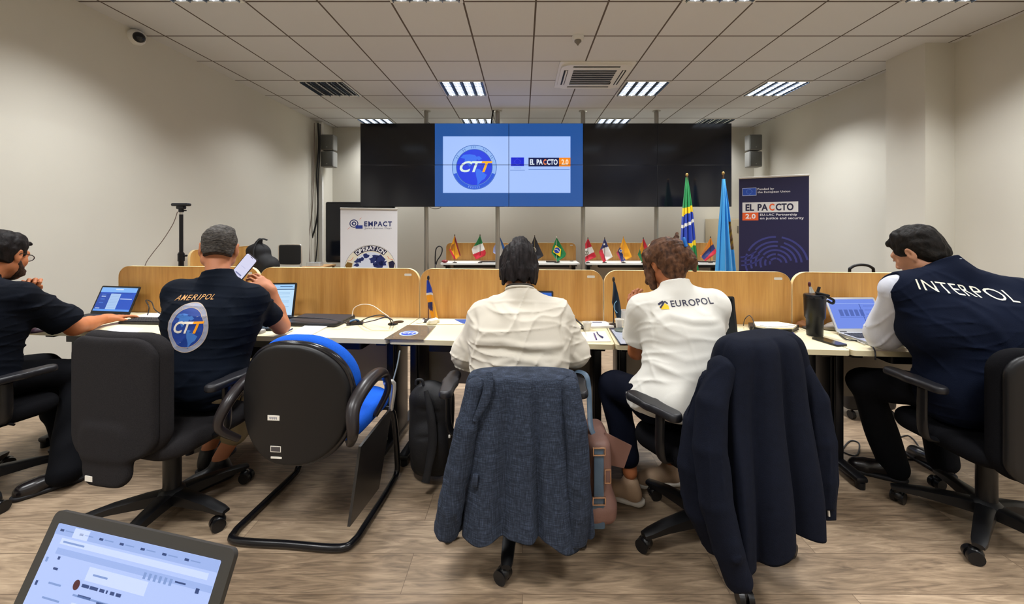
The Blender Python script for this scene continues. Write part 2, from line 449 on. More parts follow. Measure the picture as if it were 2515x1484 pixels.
# ------------------------------------------------------------ soft shapes: blended distance fields turned into one mesh
A_ = lambda v: np.array(v, float)
class Field:
    def __init__(s, lo, hi, h):
        s.h = h; s.lo = np.array(lo, np.float64); s.n = np.ceil((np.array(hi) - s.lo) / h).astype(int) + 1
        s.f = np.full(s.n, .2, np.float32)
        s.ax = [s.lo[i] + h * np.arange(s.n[i]) for i in range(3)]
    def sub(s, lo, hi):
        i0 = np.clip(np.floor((np.array(lo) - s.lo) / s.h).astype(int), 0, s.n); i1 = np.clip(np.ceil((np.array(hi) - s.lo) / s.h).astype(int) + 1, 0, s.n)
        sl = tuple(slice(a, b) for a, b in zip(i0, i1))
        X, Y, Z = (s.ax[i][sl[i]].astype(np.float32) for i in range(3))
        return sl, X[:, None, None], Y[None, :, None], Z[None, None, :]
    def op(s, lo, hi, fn, k=.02, mode='u'):
        pad = k + 3 * s.h
        sl, X, Y, Z = s.sub(np.array(lo) - pad, np.array(hi) + pad)
        a = s.f[sl]
        if a.size == 0: return s
        b = fn(X, Y, Z)
        if mode == 's': a = -a
        kk = max(k, 1e-5)
        h = np.maximum(kk - np.abs(a - b), 0) / kk
        r = np.minimum(a, b) - h * h * kk * .25
        s.f[sl] = -r if mode == 's' else r
        return s
    def caps(s, a, b, ra, rb=None, k=.02, off=0., mode='u'):
        rb = ra if rb is None else rb
        a = np.array(a, float); b = np.array(b, float); ra += off; rb += off
        m = max(ra, rb)
        ba = b - a; L = float(ba @ ba) or 1e-9
        def fn(X, Y, Z):
            px, py, pz = X - a[0], Y - a[1], Z - a[2]
            t = np.clip((px * ba[0] + py * ba[1] + pz * ba[2]) / L, 0, 1)
            return np.sqrt((px - t * ba[0]) ** 2 + (py - t * ba[1]) ** 2 + (pz - t * ba[2]) ** 2) - (ra + (rb - ra) * t)
        return s.op(np.minimum(a, b) - m, np.maximum(a, b) + m, fn, k, mode)
    def chain(s, pts, rs, k=.02, off=0., mode='u'):
        for i in range(len(pts) - 1): s.caps(pts[i], pts[i + 1], rs[i], rs[i + 1], k, off, mode)
        return s
    def ell(s, c, r, k=.02, rot=None, off=0., mode='u'):
        c = np.array(c, float); r = np.array(r, float) + off
        M = np.eye(3) if rot is None else np.array(rot)          # columns: local axes
        ext = np.sqrt(((M * r) ** 2).sum(1))
        def fn(X, Y, Z):
            px, py, pz = X - c[0], Y - c[1], Z - c[2]
            q = [M[0, i] * px + M[1, i] * py + M[2, i] * pz for i in range(3)]
            k0 = np.sqrt(sum((q[i] / r[i]) ** 2 for i in range(3))); k1 = np.sqrt(sum((q[i] / r[i] ** 2) ** 2 for i in range(3)))
            return k0 * (k0 - 1) / np.maximum(k1, 1e-6)
        return s.op(c - ext, c + ext, fn, k, mode)
    def rbox(s, c, half, rad, k=.01, rot=None, off=0., mode='u'):
        c = np.array(c, float); hf = np.array(half, float) + off; M = np.eye(3) if rot is None else np.array(rot)
        ext = (np.abs(M) * hf).sum(1)
        def fn(X, Y, Z):
            px, py, pz = X - c[0], Y - c[1], Z - c[2]
            q = [np.abs(M[0, i] * px + M[1, i] * py + M[2, i] * pz) - (hf[i] - rad) for i in range(3)]
            o = np.sqrt(sum(np.maximum(x, 0) ** 2 for x in q))
            return o + np.minimum(np.maximum(np.maximum(q[0], q[1]), q[2]), 0) - rad
        return s.op(c - ext, c + ext, fn, k, mode)
    def plane(s, p, n, k=.004):
        """keeps the side the normal points away from"""
        n = np.array(n, float); n /= np.linalg.norm(n); p = np.array(p, float)
        d = ((s.ax[0] - p[0]) * n[0])[:, None, None] + ((s.ax[1] - p[1]) * n[1])[None, :, None] + ((s.ax[2] - p[2]) * n[2])[None, None, :]
        s.f = np.maximum(s.f, d.astype(np.float32)); return s
    def snap(s, p):
        """the point of the surface in front of p as seen from the back of the room's audience (along y)"""
        i, k = (int(np.clip(round((p[d] - s.lo[d]) / s.h), 0, s.n[d] - 1)) for d in (0, 2))
        c = s.f[i, :, k] < 0
        return A_(p) if not c.any() else A_((p[0], s.ax[1][int(np.argmax(c))], p[2]))
    def fold(s, pts, r, amp, snap=False):
        """a soft ridge (amp > 0) or crease (amp < 0) along a line"""
        pts = [A_(p) for p in pts]
        if snap:
            q = []
            for a, b in zip(pts[:-1], pts[1:]): q += [a + (b - a) * t / 6 for t in range(6)]
            pts = [s.snap(p) for p in q + [pts[-1]]]
        L = np.array([0.] + [np.linalg.norm(b - a) for a, b in zip(pts[:-1], pts[1:])]).cumsum(); P_ = np.array(pts)
        sl, X, Y, Z = s.sub(P_.min(0) - 2.5 * r, P_.max(0) + 2.5 * r)
        if s.f[sl].size == 0: return s
        best = None
        for i in range(len(pts) - 1):
            a = pts[i]; ba = pts[i + 1] - a; l2 = float(ba @ ba) or 1e-9
            px, py, pz = X - a[0], Y - a[1], Z - a[2]
            t = np.clip((px * ba[0] + py * ba[1] + pz * ba[2]) / l2, 0, 1)
            d2 = (px - t * ba[0]) ** 2 + (py - t * ba[1]) ** 2 + (pz - t * ba[2]) ** 2; u = (L[i] + t * (L[i + 1] - L[i])) / L[-1]
            if best is None: best, bu = d2, u
            else: m = d2 < best; best = np.where(m, d2, best); bu = np.where(m, u, bu)
        s.f[sl] -= (amp * np.exp(-best / (r * r)) * np.sin(np.pi * np.clip(bu * .94 + .03, 0, 1)) ** .6).astype(np.float32)
        return s
    def wrinkle(s, amp, freq, seed=0, n=4):
        rg = np.random.RandomState(seed)
        X, Y, Z = s.ax[0][:, None, None].astype(np.float32), s.ax[1][None, :, None].astype(np.float32), s.ax[2][None, None, :].astype(np.float32)
        near = np.abs(s.f) < .03
        ix = np.nonzero(near)
        x, y, z = (s.ax[i][ix[i]] for i in range(3))
        w = np.zeros(len(x))
        for _ in range(n):
            k = rg.normal(size=3) * np.array(freq); m = rg.normal(size=3) * np.array(freq) * .6
            w += np.sin(k[0] * x + k[1] * y + k[2] * z + rg.rand() * 7 + 1.6 * np.sin(m[0] * x + m[1] * y + m[2] * z + rg.rand() * 7))
        s.f[ix] -= (amp * w / math.sqrt(n)).astype(np.float32)
        return s
    def crease(s, amp, freq, seed=0, n=5, sharp=5):
        """thin cloth creases that come and go"""
        rg = np.random.RandomState(seed); ix = np.nonzero(np.abs(s.f) < .03)
        x, y, z = (s.ax[i][ix[i]] for i in range(3)); w = np.zeros(len(x))
        for _ in range(n):
            k = rg.normal(size=3) * np.array(freq); m = rg.normal(size=3) * 9
            ph = k[0] * x + k[1] * y + k[2] * z + rg.rand() * 7 + .9 * np.sin(m[0] * x + m[1] * y + m[2] * z + rg.rand() * 7)
            q = rg.normal(size=3) * 8
            w += (1 - np.abs(np.sin(ph))) ** sharp * np.clip(.15 + np.sin(q[0] * x + q[1] * y + q[2] * z + rg.rand() * 7), 0, 1)
        s.f[ix] -= (amp * w).astype(np.float32)
        return s
    def surf(s):
        f = s.f; f = np.pad(f, 1, constant_values=.2); lo = s.lo - s.h
        sg = f < 0
        cnt = sum(sg[i:sg.shape[0] - 1 + i, j:sg.shape[1] - 1 + j, k:sg.shape[2] - 1 + k].astype(np.int8) for i in (0, 1) for j in (0, 1) for k in (0, 1))
        act = np.nonzero((cnt > 0) & (cnt < 8))
        nA = len(act[0]); idx = np.full(cnt.shape, -1, np.int32); idx[act] = np.arange(nA)
        I = np.stack(act, 1)
        acc = np.zeros((nA, 3)); num = np.zeros(nA)
        co = {(i, j, k): f[I[:, 0] + i, I[:, 1] + j, I[:, 2] + k].astype(np.float64) for i in (0, 1) for j in (0, 1) for k in (0, 1)}
        for ax in range(3):
            for u in (0, 1):
                for w in (0, 1):
                    a = [0, 0, 0]; a[(ax + 1) % 3] = u; a[(ax + 2) % 3] = w; b = list(a); b[ax] = 1
                    fa, fb = co[tuple(a)], co[tuple(b)]; c = (fa < 0) != (fb < 0)
                    t = np.where(c, fa / np.where(c, fa - fb, 1), 0)
                    p = np.tile(np.array(a, float), (nA, 1)); p[:, ax] = t
                    acc[c] += p[c]; num += c
        V = lo + (I + acc / num[:, None]) * s.h
        Q = []
        for ax in range(3):
            b1, b2 = (ax + 1) % 3, (ax + 2) % 3
            sl0 = [slice(None)] * 3; sl1 = [slice(None)] * 3; sl0[ax] = slice(0, -1); sl1[ax] = slice(1, None)
            ch = np.nonzero(sg[tuple(sl0)] != sg[tuple(sl1)]); E = np.stack(ch, 1)
            E = E[(E[:, b1] > 0) & (E[:, b2] > 0) & (E[:, b1] < cnt.shape[b1]) & (E[:, b2] < cnt.shape[b2])]
            e1 = np.zeros(3, int); e1[b1] = 1; e2 = np.zeros(3, int); e2[b2] = 1
            g = lambda c: idx[c[:, 0], c[:, 1], c[:, 2]]
            q = np.stack([g(E - e1 - e2), g(E - e2), g(E), g(E - e1)], 1)
            inside = sg[E[:, 0], E[:, 1], E[:, 2]]
            q[~inside] = q[~inside][:, ::-1]
            Q.append(q)
        Q = np.concatenate(Q); Q = Q[(Q >= 0).all(1)]
        # two passes of smoothing
        for lam in (.5, .5):
            S = np.zeros_like(V); C = np.zeros(len(V))
            for a in range(4):
                i, j = Q[:, a], Q[:, (a + 1) % 4]
                for d in range(3): S[:, d] += np.bincount(i, V[j, d], len(V)) + np.bincount(j, V[i, d], len(V))
                C += np.bincount(i, minlength=len(V)) + np.bincount(j, minlength=len(V))
            V = V + lam * (S / np.maximum(C, 1)[:, None] - V)
        return V, Q
    def build(s, name, m, parent=None, world=True, paint=None):
        V, Q = s.surf()
        me = np_mesh(name, V, Q, m)
        if paint is not None:
            c = V[Q].mean(1); me.polygons.foreach_set('material_index', paint(c).astype(np.int32))
        return link(name, me, parent, world)

def rot_cols(x, y, z): return np.array([list(x), list(y), list(z)]).T
def ypr(yaw, pitch=0., roll=0.):   # frame whose y points forward
    return np.array(Matrix.Rotation(yaw, 3, 'Z') @ Matrix.Rotation(pitch, 3, 'X') @ Matrix.Rotation(roll, 3, 'Y'))
# ------------------------------------------------------------ room shell
XL, XR, YB, YF = -3.82, 4.56, 7.9, -3.2
def structure(name, mb, m):
    o = mb.build(name, m); o['kind'] = 'structure'; return o
WALL = mat('wall_paint', '#cfccc1', .85, noise=(1.2, .9, '#c8c5ba'), bump=(180, .05), spec=.2)
CEILW = None
def ceiling_material():
    m = bpy.data.materials.new('ceiling_tiles'); m.use_nodes = True
    nt = m.node_tree; N = nt.nodes; L = nt.links; b = N['Principled BSDF']
    tc = N.new('ShaderNodeTexCoord'); mp = N.new('ShaderNodeMapping'); mp.inputs['Location'].default_value = (-.117 + .625 * 20, -3.45 + .627 * 20, 0)
    L.new(tc.outputs['Object'], mp.inputs[0])
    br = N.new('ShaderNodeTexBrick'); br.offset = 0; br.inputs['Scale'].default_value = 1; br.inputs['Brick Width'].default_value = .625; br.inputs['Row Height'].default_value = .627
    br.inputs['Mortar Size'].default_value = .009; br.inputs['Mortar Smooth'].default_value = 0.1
    br.inputs['Color1'].default_value = lin('#d0d1d2'); br.inputs['Color2'].default_value = lin('#cbcccd'); br.inputs['Mortar'].default_value = lin('#5f564f')  # mortar colour: brown grid bars with their shadow painted in
    L.new(mp.outputs[0], br.inputs['Vector'])
    nz = N.new('ShaderNodeTexNoise'); nz.inputs['Scale'].default_value = 220; L.new(tc.outputs['Object'], nz.inputs['Vector'])
    L.new(br.outputs['Color'], b.inputs['Base Color']); b.inputs['Roughness'].default_value = .9; b.inputs['Specular IOR Level'].default_value = .15
    bp = N.new('ShaderNodeBump'); bp.inputs['Strength'].default_value = .08; bp.inputs['Distance'].default_value = .003
    L.new(nz.outputs['Fac'], bp.inputs['Height']); L.new(bp.outputs[0], b.inputs['Normal'])
    return m
fl = MB().box(((XL + XR) / 2, (YF + YB) / 2, -.05), (XR - XL + .4, YB - YF + .4, .1)); structure('floor', fl, floor_material())
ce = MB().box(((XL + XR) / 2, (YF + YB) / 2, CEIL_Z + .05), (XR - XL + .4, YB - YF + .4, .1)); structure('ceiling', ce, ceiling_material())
structure('wall_left', MB().box((XL - .1, (YF + YB) / 2, CEIL_Z / 2), (.2, YB - YF, CEIL_Z)), WALL)
structure('wall_right', MB().box((XR + .1, (YF + YB) / 2, CEIL_Z / 2), (.2, YB - YF, CEIL_Z)), WALL)
structure('wall_back', MB().box(((XL + XR) / 2, YB + .1, CEIL_Z / 2), (XR - XL, .2, CEIL_Z)), WALL)
structure('wall_front', MB().box(((XL + XR) / 2, YF - .1, CEIL_Z / 2), (XR - XL, .2, CEIL_Z)), WALL)
structure('wall_column', MB().box((4.405, 4.46, CEIL_Z / 2), (.31, .46, CEIL_Z)), WALL)
structure('wall_pier', MB().box((XL + .04, 7.68, CEIL_Z / 2), (.08, .44, CEIL_Z)), WALL)
TRIM = mat('trim_paint', '#c9c3b4', .6)
structure('baseboard_left', MB().box((XL + .006, (YF + 7.46) / 2, .04), (.012, 7.46 - YF, .08), bev=.003), TRIM)
structure('baseboard_back', MB().box(((XL + XR) / 2 + .04, YB - .006, .04), (XR - XL - .08, .012, .08), bev=.003), TRIM)
structure('baseboard_right', MB().box((XR - .006, (YF + 4.23) / 2, .04), (.012, 4.23 - YF, .08), bev=.003), TRIM)

# ------------------------------------------------------------ ceiling lights
WHITE_ENAMEL = mat('white_enamel', '#dcdcd8', .35)
REFL = mat('louvre_reflector', '#8f9aa8', .18, metal=.9)
TUBE_ON = mat('tube_lit', '#f4f8ff', .3, emit=2.2)
TUBE_OFF = mat('tube_unlit', '#c8cbc8', .3)
DARK = mat('dark_gap', '#1b1b1d', .7)
def light_fixture():
    t = thing('ceiling_light', 'x', 'ceiling light')
    f = MB()
    for s in (-1, 1):
        f.box((s * .300, 0, -.006), (.022, .622, .012)); f.box((0, s * .300, -.006), (.60, .022, .012))
    f.build('frame', WHITE_ENAMEL, t)
    MB().box((0, 0, -.002), (.58, .58, .004)).build('reflector', REFL, t)
    for i in range(4):
        x = -.21 + .14 * i
        MB().cyl((x, -.27, -.012), (x, .27, -.012), .008, n=10).build('tube', TUBE_ON, t)
        MB().prism([(x - .045, -.0045), (x + .045, -.0045), (x + .04, -.008), (x - .04, -.008)], -.275, .275, Matrix(((1, 0, 0, 0), (0, 0, 1, 0), (0, 1, 0, 0), (0, 0, 0, 1)))).build('glow_tray', TUBE_ON, t)
    l = MB()
    for i in range(5): l.box((-.28 + .14 * i, 0, -.013), (.008, .57, .022))
    for i in range(9): l.box((0, -.24 + .06 * i, -.012), (.57, .0018, .012))
    l.build('louvre', REFL, t)
    return t
FIX = light_fixture()
rows = [(-2.06, 'behind the camera'), (.44, 'overhead'), (3.14, 'front'), (5.645, 'middle'), (7.52, 'back')]
cols = [-2.695, -.82, 1.68, 3.555]
ORD = ['first', 'second', 'third', 'fourth']
first = True
for ri, (y, rn) in enumerate(rows):
    for ci, x in enumerate(cols):
        lit = (ri, ci) not in ((3, 0), (4, 3))
        f = FIX if first else copy_tree(FIX); first = False
        f.location = (x, y, CEIL_Z)
        if ri < 2: lab = 'lit louvred ceiling light %s, %s from the left wall' % ('behind the camera' if ri == 0 else 'above the camera', ORD[ci])
        elif ri == 2: lab = 'lit ceiling light cut by the top edge of the photo, %s from the left' % ORD[ci]
        elif ri == 3: lab = ['unlit louvred ceiling light with dark slots near the left wall', 'lit louvred ceiling light in the row ahead of the screens, left of the air conditioner', 'lit louvred ceiling light just to the right of the air conditioner', 'lit louvred ceiling light nearest the column on the right wall'][ci]
        else: lab = ['lit ceiling light just above the left end of the video wall', 'lit ceiling light above the blue screens, left of centre', 'lit ceiling light above the dark screens, right of centre', 'unlit ceiling light just above the right end of the video wall'][ci]
        relabel(f, lab, 'louvred ceiling lights')
        if lit:
            ld = bpy.data.lights.new('lamp', 'AREA'); ld.shape = 'SQUARE'; ld.size = .54; ld.energy = TUBE_W * (.9, .95, 1.0, 1.05, .5)[ri]; ld.spread = R(122)
            ld.color = (1.0, .96, .90) if ri > 3 else (.98, .99, 1.0)
            lo = bpy.data.objects.new('lamp', ld); COL.objects.link(lo); lo.parent = f; lo.location = (0, 0, -.03)
        else:
            for ch in [c for c in bpy.data.objects if c.parent is f and c.name.split('.')[0] in ('tube', 'glow_tray')]:
                ch.material_slots[0].link = 'OBJECT'; ch.material_slots[0].material = TUBE_OFF if ch.name.startswith('tube') else DARK

# ------------------------------------------------------------ air conditioner, detector, dome camera
t = thing('air_conditioner', 'white square ceiling cassette air conditioner with a slatted grille', 'air conditioner', (.89, 5.14, CEIL_Z))
b = MB()
b.prism(rrect(.90, .88, .02, 3), -.012, .0); b.prism(rrect(.84, .82, .12, 6), -.035, -.012)
b.build('panel', mat('ac_plastic', '#dddcd6', .4), t)
for nm, c, s in (('vent', (0, .345, -.036), (.56, .05, .006)), ('vent', (0, -.345, -.036), (.56, .05, .006)), ('vent', (-.355, 0, -.036), (.05, .5, .006)), ('vent', (.355, 0, -.036), (.05, .5, .006))):
    v = MB().box(c, s, bev=.002).build(nm, DARK, t)
    MB().box((c[0] * .985, c[1] * .985, c[2] - .006), (s[0] * (.4 if s[0] < .1 else 1), s[1] * (.4 if s[1] < .1 else 1), .004), bev=.001).build('flap', mat('ac_plastic', ''), v)
g = MB().box((0, 0, -.034), (.53, .5, .004)).build('grille_back', mat('grille_shadow', '#3b4152', .8), t)
g = MB()
for i in range(7): g.box((0, -.21 + .07 * i, -.040), (.53, .036, .006), rot=(R(18), 0, 0), bev=.002)
g.build('grille', mat('ac_plastic', ''), t)
MB().box((.265, .20, -.037), (.03, .08, .004), bev=.001).build('display', DARK, t)

t = thing('smoke_detector', 'small white smoke detector with a grey cone on the ceiling', 'smoke detector', (.566, 4.09, CEIL_Z))
MB().lathe([(.06, 0), (.06, -.022), (.052, -.036), (.035, -.04)]).build('base', WHITE_ENAMEL, t)
MB().lathe([(.034, -.04), (.036, -.052), (.014, -.075), (.006, -.09)]).build('sensor', mat('detector_grey', '#74706a', .5), t)

t = thing('dome_camera', 'white dome security camera with a black eye high on the left wall', 'security camera', (XL, 3.95, 3.25))
M = Matrix.Rotation(R(90), 4, 'Y')
MB().lathe([(.075, 0), (.075, .03), (.068, .05), (.05, .07)], M=M).build('housing', WHITE_ENAMEL, t)
MB().ell((.068, -.025, -.012), (.05, .05, .05)).build('eye', mat('camera_black', '#15171a', .15), t)

# ------------------------------------------------------------ video wall
DW = 6.6; PXW = DW / FPX
xs = [(885 + 182.4 * i - VX) * PXW for i in range(6)]
zs = [CAM_H - (303 - VY) * PXW, CAM_H - (405.5 - VY) * PXW, CAM_H - (508 - VY) * PXW]
BEZ = mat('display_black', '#0a0b0f', .35)
SCREEN_OFF = mat('display_glass_dark', '#0d1018', .12, spec=.6)
E = lambda n, c, s=1.: mat('glow_' + n, c, .3, emit=s)
BLUE_S = E('screen_blue', '#1c5199'); PALE_S = E('slide_white', '#a6c4ff')
def ctt_logo(p, cx, cy, r, ring, inner, land, white, gold, dark=None, l=0, sx=1., ring2=None):
    q = Print()
    q.disc(0, 0, 1.0, ring, l); q.disc(0, 0, .80, inner, l + 1)
    if dark: q.ring(0, 0, .975, 1.0, dark, l + 1); q.ring(0, 0, .79, .815, dark, l + 2)
    if ring2: q.ring(0, 0, .82, .97, ring2, l + 1, a0=198, a1=342)
    na = [(-.62, .42), (-.48, .56), (-.2, .58), (.02, .55), (.10, .47), (.22, .50), (.34, .38), (.2, .3), (.12, .36), (.06, .22), (-.05, .17), (-.14, .08), (-.22, .02), (-.3, .14), (-.44, .24), (-.42, .38)]
    sa = [(.10, -.06), (.26, -.1), (.40, -.24), (.56, -.34), (.46, -.52), (.32, -.6), (.2, -.74), (.13, -.86), (.14, -.62), (.08, -.4), (.06, -.2)]
    q.poly(na, land, l + 2); q.poly(sa, land, l + 2)
    for ch, x, m in (('C', -.74, white), ('T', -.26, white), ('T', .19, gold)):
        q.text(x, 0, ch, .66, m, l + 3, shear=.32, bold=.025, align='LEFT', xs=1.12)
    if dark:
        for a in (28, 34, 52, 58, 63, 88, 93, 98, 118, 124, 146, 152, 254, 260, 266, 272, 278, 284):
            c, s_ = math.cos(R(a)), math.sin(R(a)); q.stroke([(c * .85, s_ * .85), (c * .94, s_ * .94)], .022, dark if a < 180 else ring, l + 2)
    for k, v, ll in q.t: p.t.append(([(cx + x * r * sx, cy + y * r) for x, y in k], p._m(q.mats[v]), ll))
slide = Print()
slide.rect(1088, -474, 1401, -335, PALE_S, 1)
ctt_logo(slide, 1165, -411, 55, E('seal_ring', '#8fb6f2'), E('seal_blue', '#1238e0'), E('seal_land', '#2f6df0'), E('seal_white', '#dcefe6'), E('seal_gold', '#ffb400'), E('seal_line', '#2f62b8'), 2, 1.0, E('seal_rim', '#1f55d8'))
slide.rect(1255, -408, 1287, -387, E('eu_blue', '#0a1fd0'), 2)
for i in range(12): slide.disc(1271 + 7 * math.cos(R(30 * i)), -397.5 + 7 * math.sin(R(30 * i)), .8, E('eu_star', '#5a6be0'), 3, 6)
slide.rect(1262, -413, 1280, -412, E('caption', '#6f93d8'), 2); slide.rect(1253, -418.6, 1289, -417.4, E('caption2', '#3b66b4'), 2)
slide.rect(1298, -409, 1373, -387.5, E('box_navy', '#0a1a50'), 2); slide.rect(1373, -409, 1401, -387.5, E('box_orange', '#f58a1e'), 2)
LW = E('letter_white', '#e9f2ff'); slide.fit(1301.5, -405, 1312.5, -391.5, 'EL', LW, 3, bold=.03); slide.fit(1318, -405, 1333, -391.5, 'PA', LW, 3, bold=.03)
slide.fit(1334.5, -405.2, 1342, -391.3, 'C', E('letter_orange', '#ff8a50'), 3, bold=.03)
slide.fit(1343.5, -405.2, 1369.5, -391.3, 'CTO', LW, 3, bold=.03)
slide.fit(1379, -405, 1396, -391.5, '2.0', E('letter_cream', '#ffe6c8'), 3, bold=.03)
slide.rect(1298, -417, 1399, -416, E('caption2', ''), 2)
wall_names = ['left end', 'second column', 'third column', 'fourth column', 'right end']
for r in range(2):
    for c in range(5):
        x0, x1, z1, z0 = xs[c] + .001, xs[c + 1] - .001, zs[r] - .001, zs[r + 1] + .001
        blue = c in (1, 2)
        rn = 'upper' if r == 0 else 'lower'
        if blue: lab = '%s blue video wall screen showing the %s' % (rn, ('%s half of the round emblem' % ('upper' if r == 0 else 'lower')) if c == 1 else ('boxed orange lettering' if r == 0 else 'plain pale lower half'))
        else: lab = 'dark switched-off video wall screen, %s row, %s' % (rn, {0: 'at the left end', 3: 'just right of the blue screens', 4: 'at the right end'}[c])
        t = thing('display_panel', lab, 'screen', ((x0 + x1) / 2, DW, z0), group='video wall screens')
        MB().box(((x0 + x1) / 2, DW + .045, (z0 + z1) / 2), (x1 - x0, .09, z1 - z0), bev=.002).build('housing', BEZ, t, True)
        MB().box(((x0 + x1) / 2, DW - .0004, (z0 + z1) / 2), (x1 - x0 - .007, .0008, z1 - z0 - .007)).build('screen', BLUE_S if blue else SCREEN_OFF, t, True)
        if blue:
            q = slide.clipped(x0 / PXW + VX + .5, x1 / PXW + VX - .5, (z0 - CAM_H) / PXW - VY + .5, (z1 - CAM_H) / PXW - VY - .5)
            q.build('picture', lambda x, y, l: P(x, -y, DW) - Vector((0, .001 + .0006 * l, 0)), t, True)
STEEL = mat('brushed_steel', '#b9b6ae', .32, metal=.85, noise=(40, .6, '#8e8b84'), stretch=(1, 1, .05))
for i, px in enumerate((1047, 1222, 1432, 1612)):
    X = (px - VX) * 6.76 / FPX
    t = thing('support_pole', 'steel floor to ceiling pole behind the video wall, %s from the left' % ORD[i], 'pole', (X, 6.76, 0), group='video wall poles')
    MB().cyl((0, 0, .02), (0, 0, CEIL_Z - .012), .037, n=24).build('tube', STEEL, t)
    MB().lathe([(.09, 0), (.09, .012), (.045, .022)]).build('foot_plate', STEEL, t); MB().lathe([(.05, CEIL_Z - .014), (.07, CEIL_Z - .006), (.07, CEIL_Z)]).build('ceiling_plate', STEEL, t)
    MB().box((0, -.052, 2.4), (.05, .030, 1.2), bev=.004).build('bracket', mat('black_metal', '#131316', .4, metal=.3), t)
tag(MB().tube([(P(1212, 270, 6.72)), P(1209, 285, 6.72), P(1207, 300, 6.73), P(1205, 330, 6.74)], .012, smooth=5).build('cable', mat('black_rubber', '#141416', .6)), 'black cable drooping from the ceiling beside a pole above the blue screens', 'cable')
cb = MB(); cb.tube([P(1052, 506, 6.72), P(1062, 512, 6.72), P(1078, 512, 6.72), P(1086, 505, 6.72)], .006, smooth=5)
tag(cb.build('cable', mat('grey_cable', '#8f8a7a', .6)), 'thin pale cable sagging under the blue screens', 'cable')

# ------------------------------------------------------------ speakers
def speaker(x, y, z, lab):
    t = thing('wall_speaker', lab, 'speaker', (x, y, z), group='stacked wall speakers')
    for k in range(2):
        zc = .325 - .31 * k - .02
        c = MB().box((0, 0, zc), (.24, .17, .29), bev=.02, seg=3).build('cabinet', mat('speaker_grey', '#7d7d7a', .5), t)
        MB().box((0, -.088, zc), (.205, .012, .255), bev=.005).build('grille', mat('speaker_mesh', '#6f726f', .8, noise=(400, .4, '#55585a')), c)
        MB().box((0, -.095, zc - .09), (.022, .002, .01)).build('badge', mat('badge_silver', '#aaaaaa', .3, metal=.8), c)
    MB().box((0, .11, .15), (.05, .08, .5), bev=.006).build('bracket', mat('black_metal', ''), t)
speaker(-3.59, 7.45, 2.62, 'two stacked grey speaker boxes high in the left back corner')
speaker(4.29, 7.45, 2.62, 'two stacked grey speaker boxes high in the right back corner')

# ------------------------------------------------------------ back left corner
t = thing('cable_duct', 'white vertical cable duct running down the left back corner', 'cable duct', (XL + .11, 7.40, 0))
MB().box((0, 0, 1.66), (.06, .05, 3.3), bev=.004).build('channel', WHITE_ENAMEL, t)
def hang(pxs, D, r, lab, col='#141416'):
    tag(MB().tube([P(x, y, D) for x, y in pxs], r, smooth=5).build('cable', mat('cable_' + col.strip('#'), col, .6)), lab, 'cable', 'cables down the left back corner')
hang([(781, 303), (783, 360), (778, 430), (781, 500), (777, 545), (766, 585), (755, 602)], 7.3, .014, 'thick black cable curling off to the left at the foot of the corner')
hang([(786, 305), (786, 370), (782, 440), (781, 520), (779, 600), (774, 655)], 7.28, .010, 'black cable hanging straight beside the white duct')
hang([(772, 302), (771, 400), (768, 500), (760, 580), (762, 655)], 7.2, .006, 'thin brown cable bowing out left of the white duct', '#5a4a40')

TVB = mat('television_black', '#0b0c10', .3)
t = thing('television', 'large black screen on a stand behind the white banner', 'television', (-2.72, 6.74, 0))
MB().box((-2.72, 6.74, 1.28), (1.16, .07, 1.02), bev=.03, seg=3).build('cabinet', TVB, t, True)
MB().box((-2.72, 6.702, 1.28), (1.10, .004, .95)).build('screen', SCREEN_OFF, t, True)
for s in (-1, 1): MB().cyl((-2.72 + s * .3, 6.78, .04), (-2.72 + s * .3, 6.78, .9), .025).build('leg', TVB, t, True)
MB().box((-2.72, 6.74, .02), (.9, .5, .04), bev=.01).build('base', TVB, t, True)

t = thing('storage_cabinet', 'low beige cabinet with a slim handle behind the light blue flag', 'cabinet', (3.98, 7.62, 0))
CABM = mat('cabinet_beige', '#b3a68c', .55)
MB().box((3.98, 7.62, .77), (.78, .5, 1.5), bev=.004).build('body', CABM, t, True)
for s in (-1, 1):
    d = MB().box((3.98 + s * .193, 7.362, .78), (.38, .018, 1.44), bev=.003).build('door', CABM, t, True)
    MB().box((3.98 + s * .03 - .0, 7.345, 1.32), (.018, .02, .13), bev=.004).build('handle', mat('handle_grey', '#7c756a', .4, metal=.6), d)

# ------------------------------------------------------------ roll-up banners
def banner(lab, a, b, z, sheet):
    a = Vector(a); b = Vector(b); d = (b - a); w = d.length; d.normalize(); n = Vector((d.y, -d.x, 0))
    t = thing('rollup_banner', lab, 'banner', ((a + b) / 2))
    c = (a + b) / 2; ang = math.atan2(d.y, d.x)
    o = MB(); o.box((c.x, c.y, (z + .06) / 2 + .02), (w, .0012, z - .08), rot=(0, 0, ang)); o.build('sheet', sheet, t, True)
    MB().box((c.x, c.y, z), (w + .01, .022, .025), rot=(0, 0, ang), bev=.006).build('top_bar', mat('alu', '#d8d6d0', .3, metal=.6), t, True)
    MB().box((c.x, c.y, .045), (w + .03, .16, .09), rot=(0, 0, ang), bev=.03).build('base', mat('alu', ''), t, True)
    q = c - n * .03; MB().cyl((q.x, q.y, .05), (q.x, q.y, z), .009).build('support_rod', mat('alu', ''), t, True)
    return t, a, d, n, w
INKD = mat('ink_navy', '#1b2a66', .5); INKN = mat('ink_dark', '#15163a', .5); INKB = mat('ink_blue', '#20378f', .5)
PAPW = mat('ink_white', '#e9eaee', .6); CRM = mat('ink_cream', '#e2ddca', .6); GRY = mat('ink_grey', '#6f7387', .6); ORG = mat('ink_orange', '#e4602a', .6)
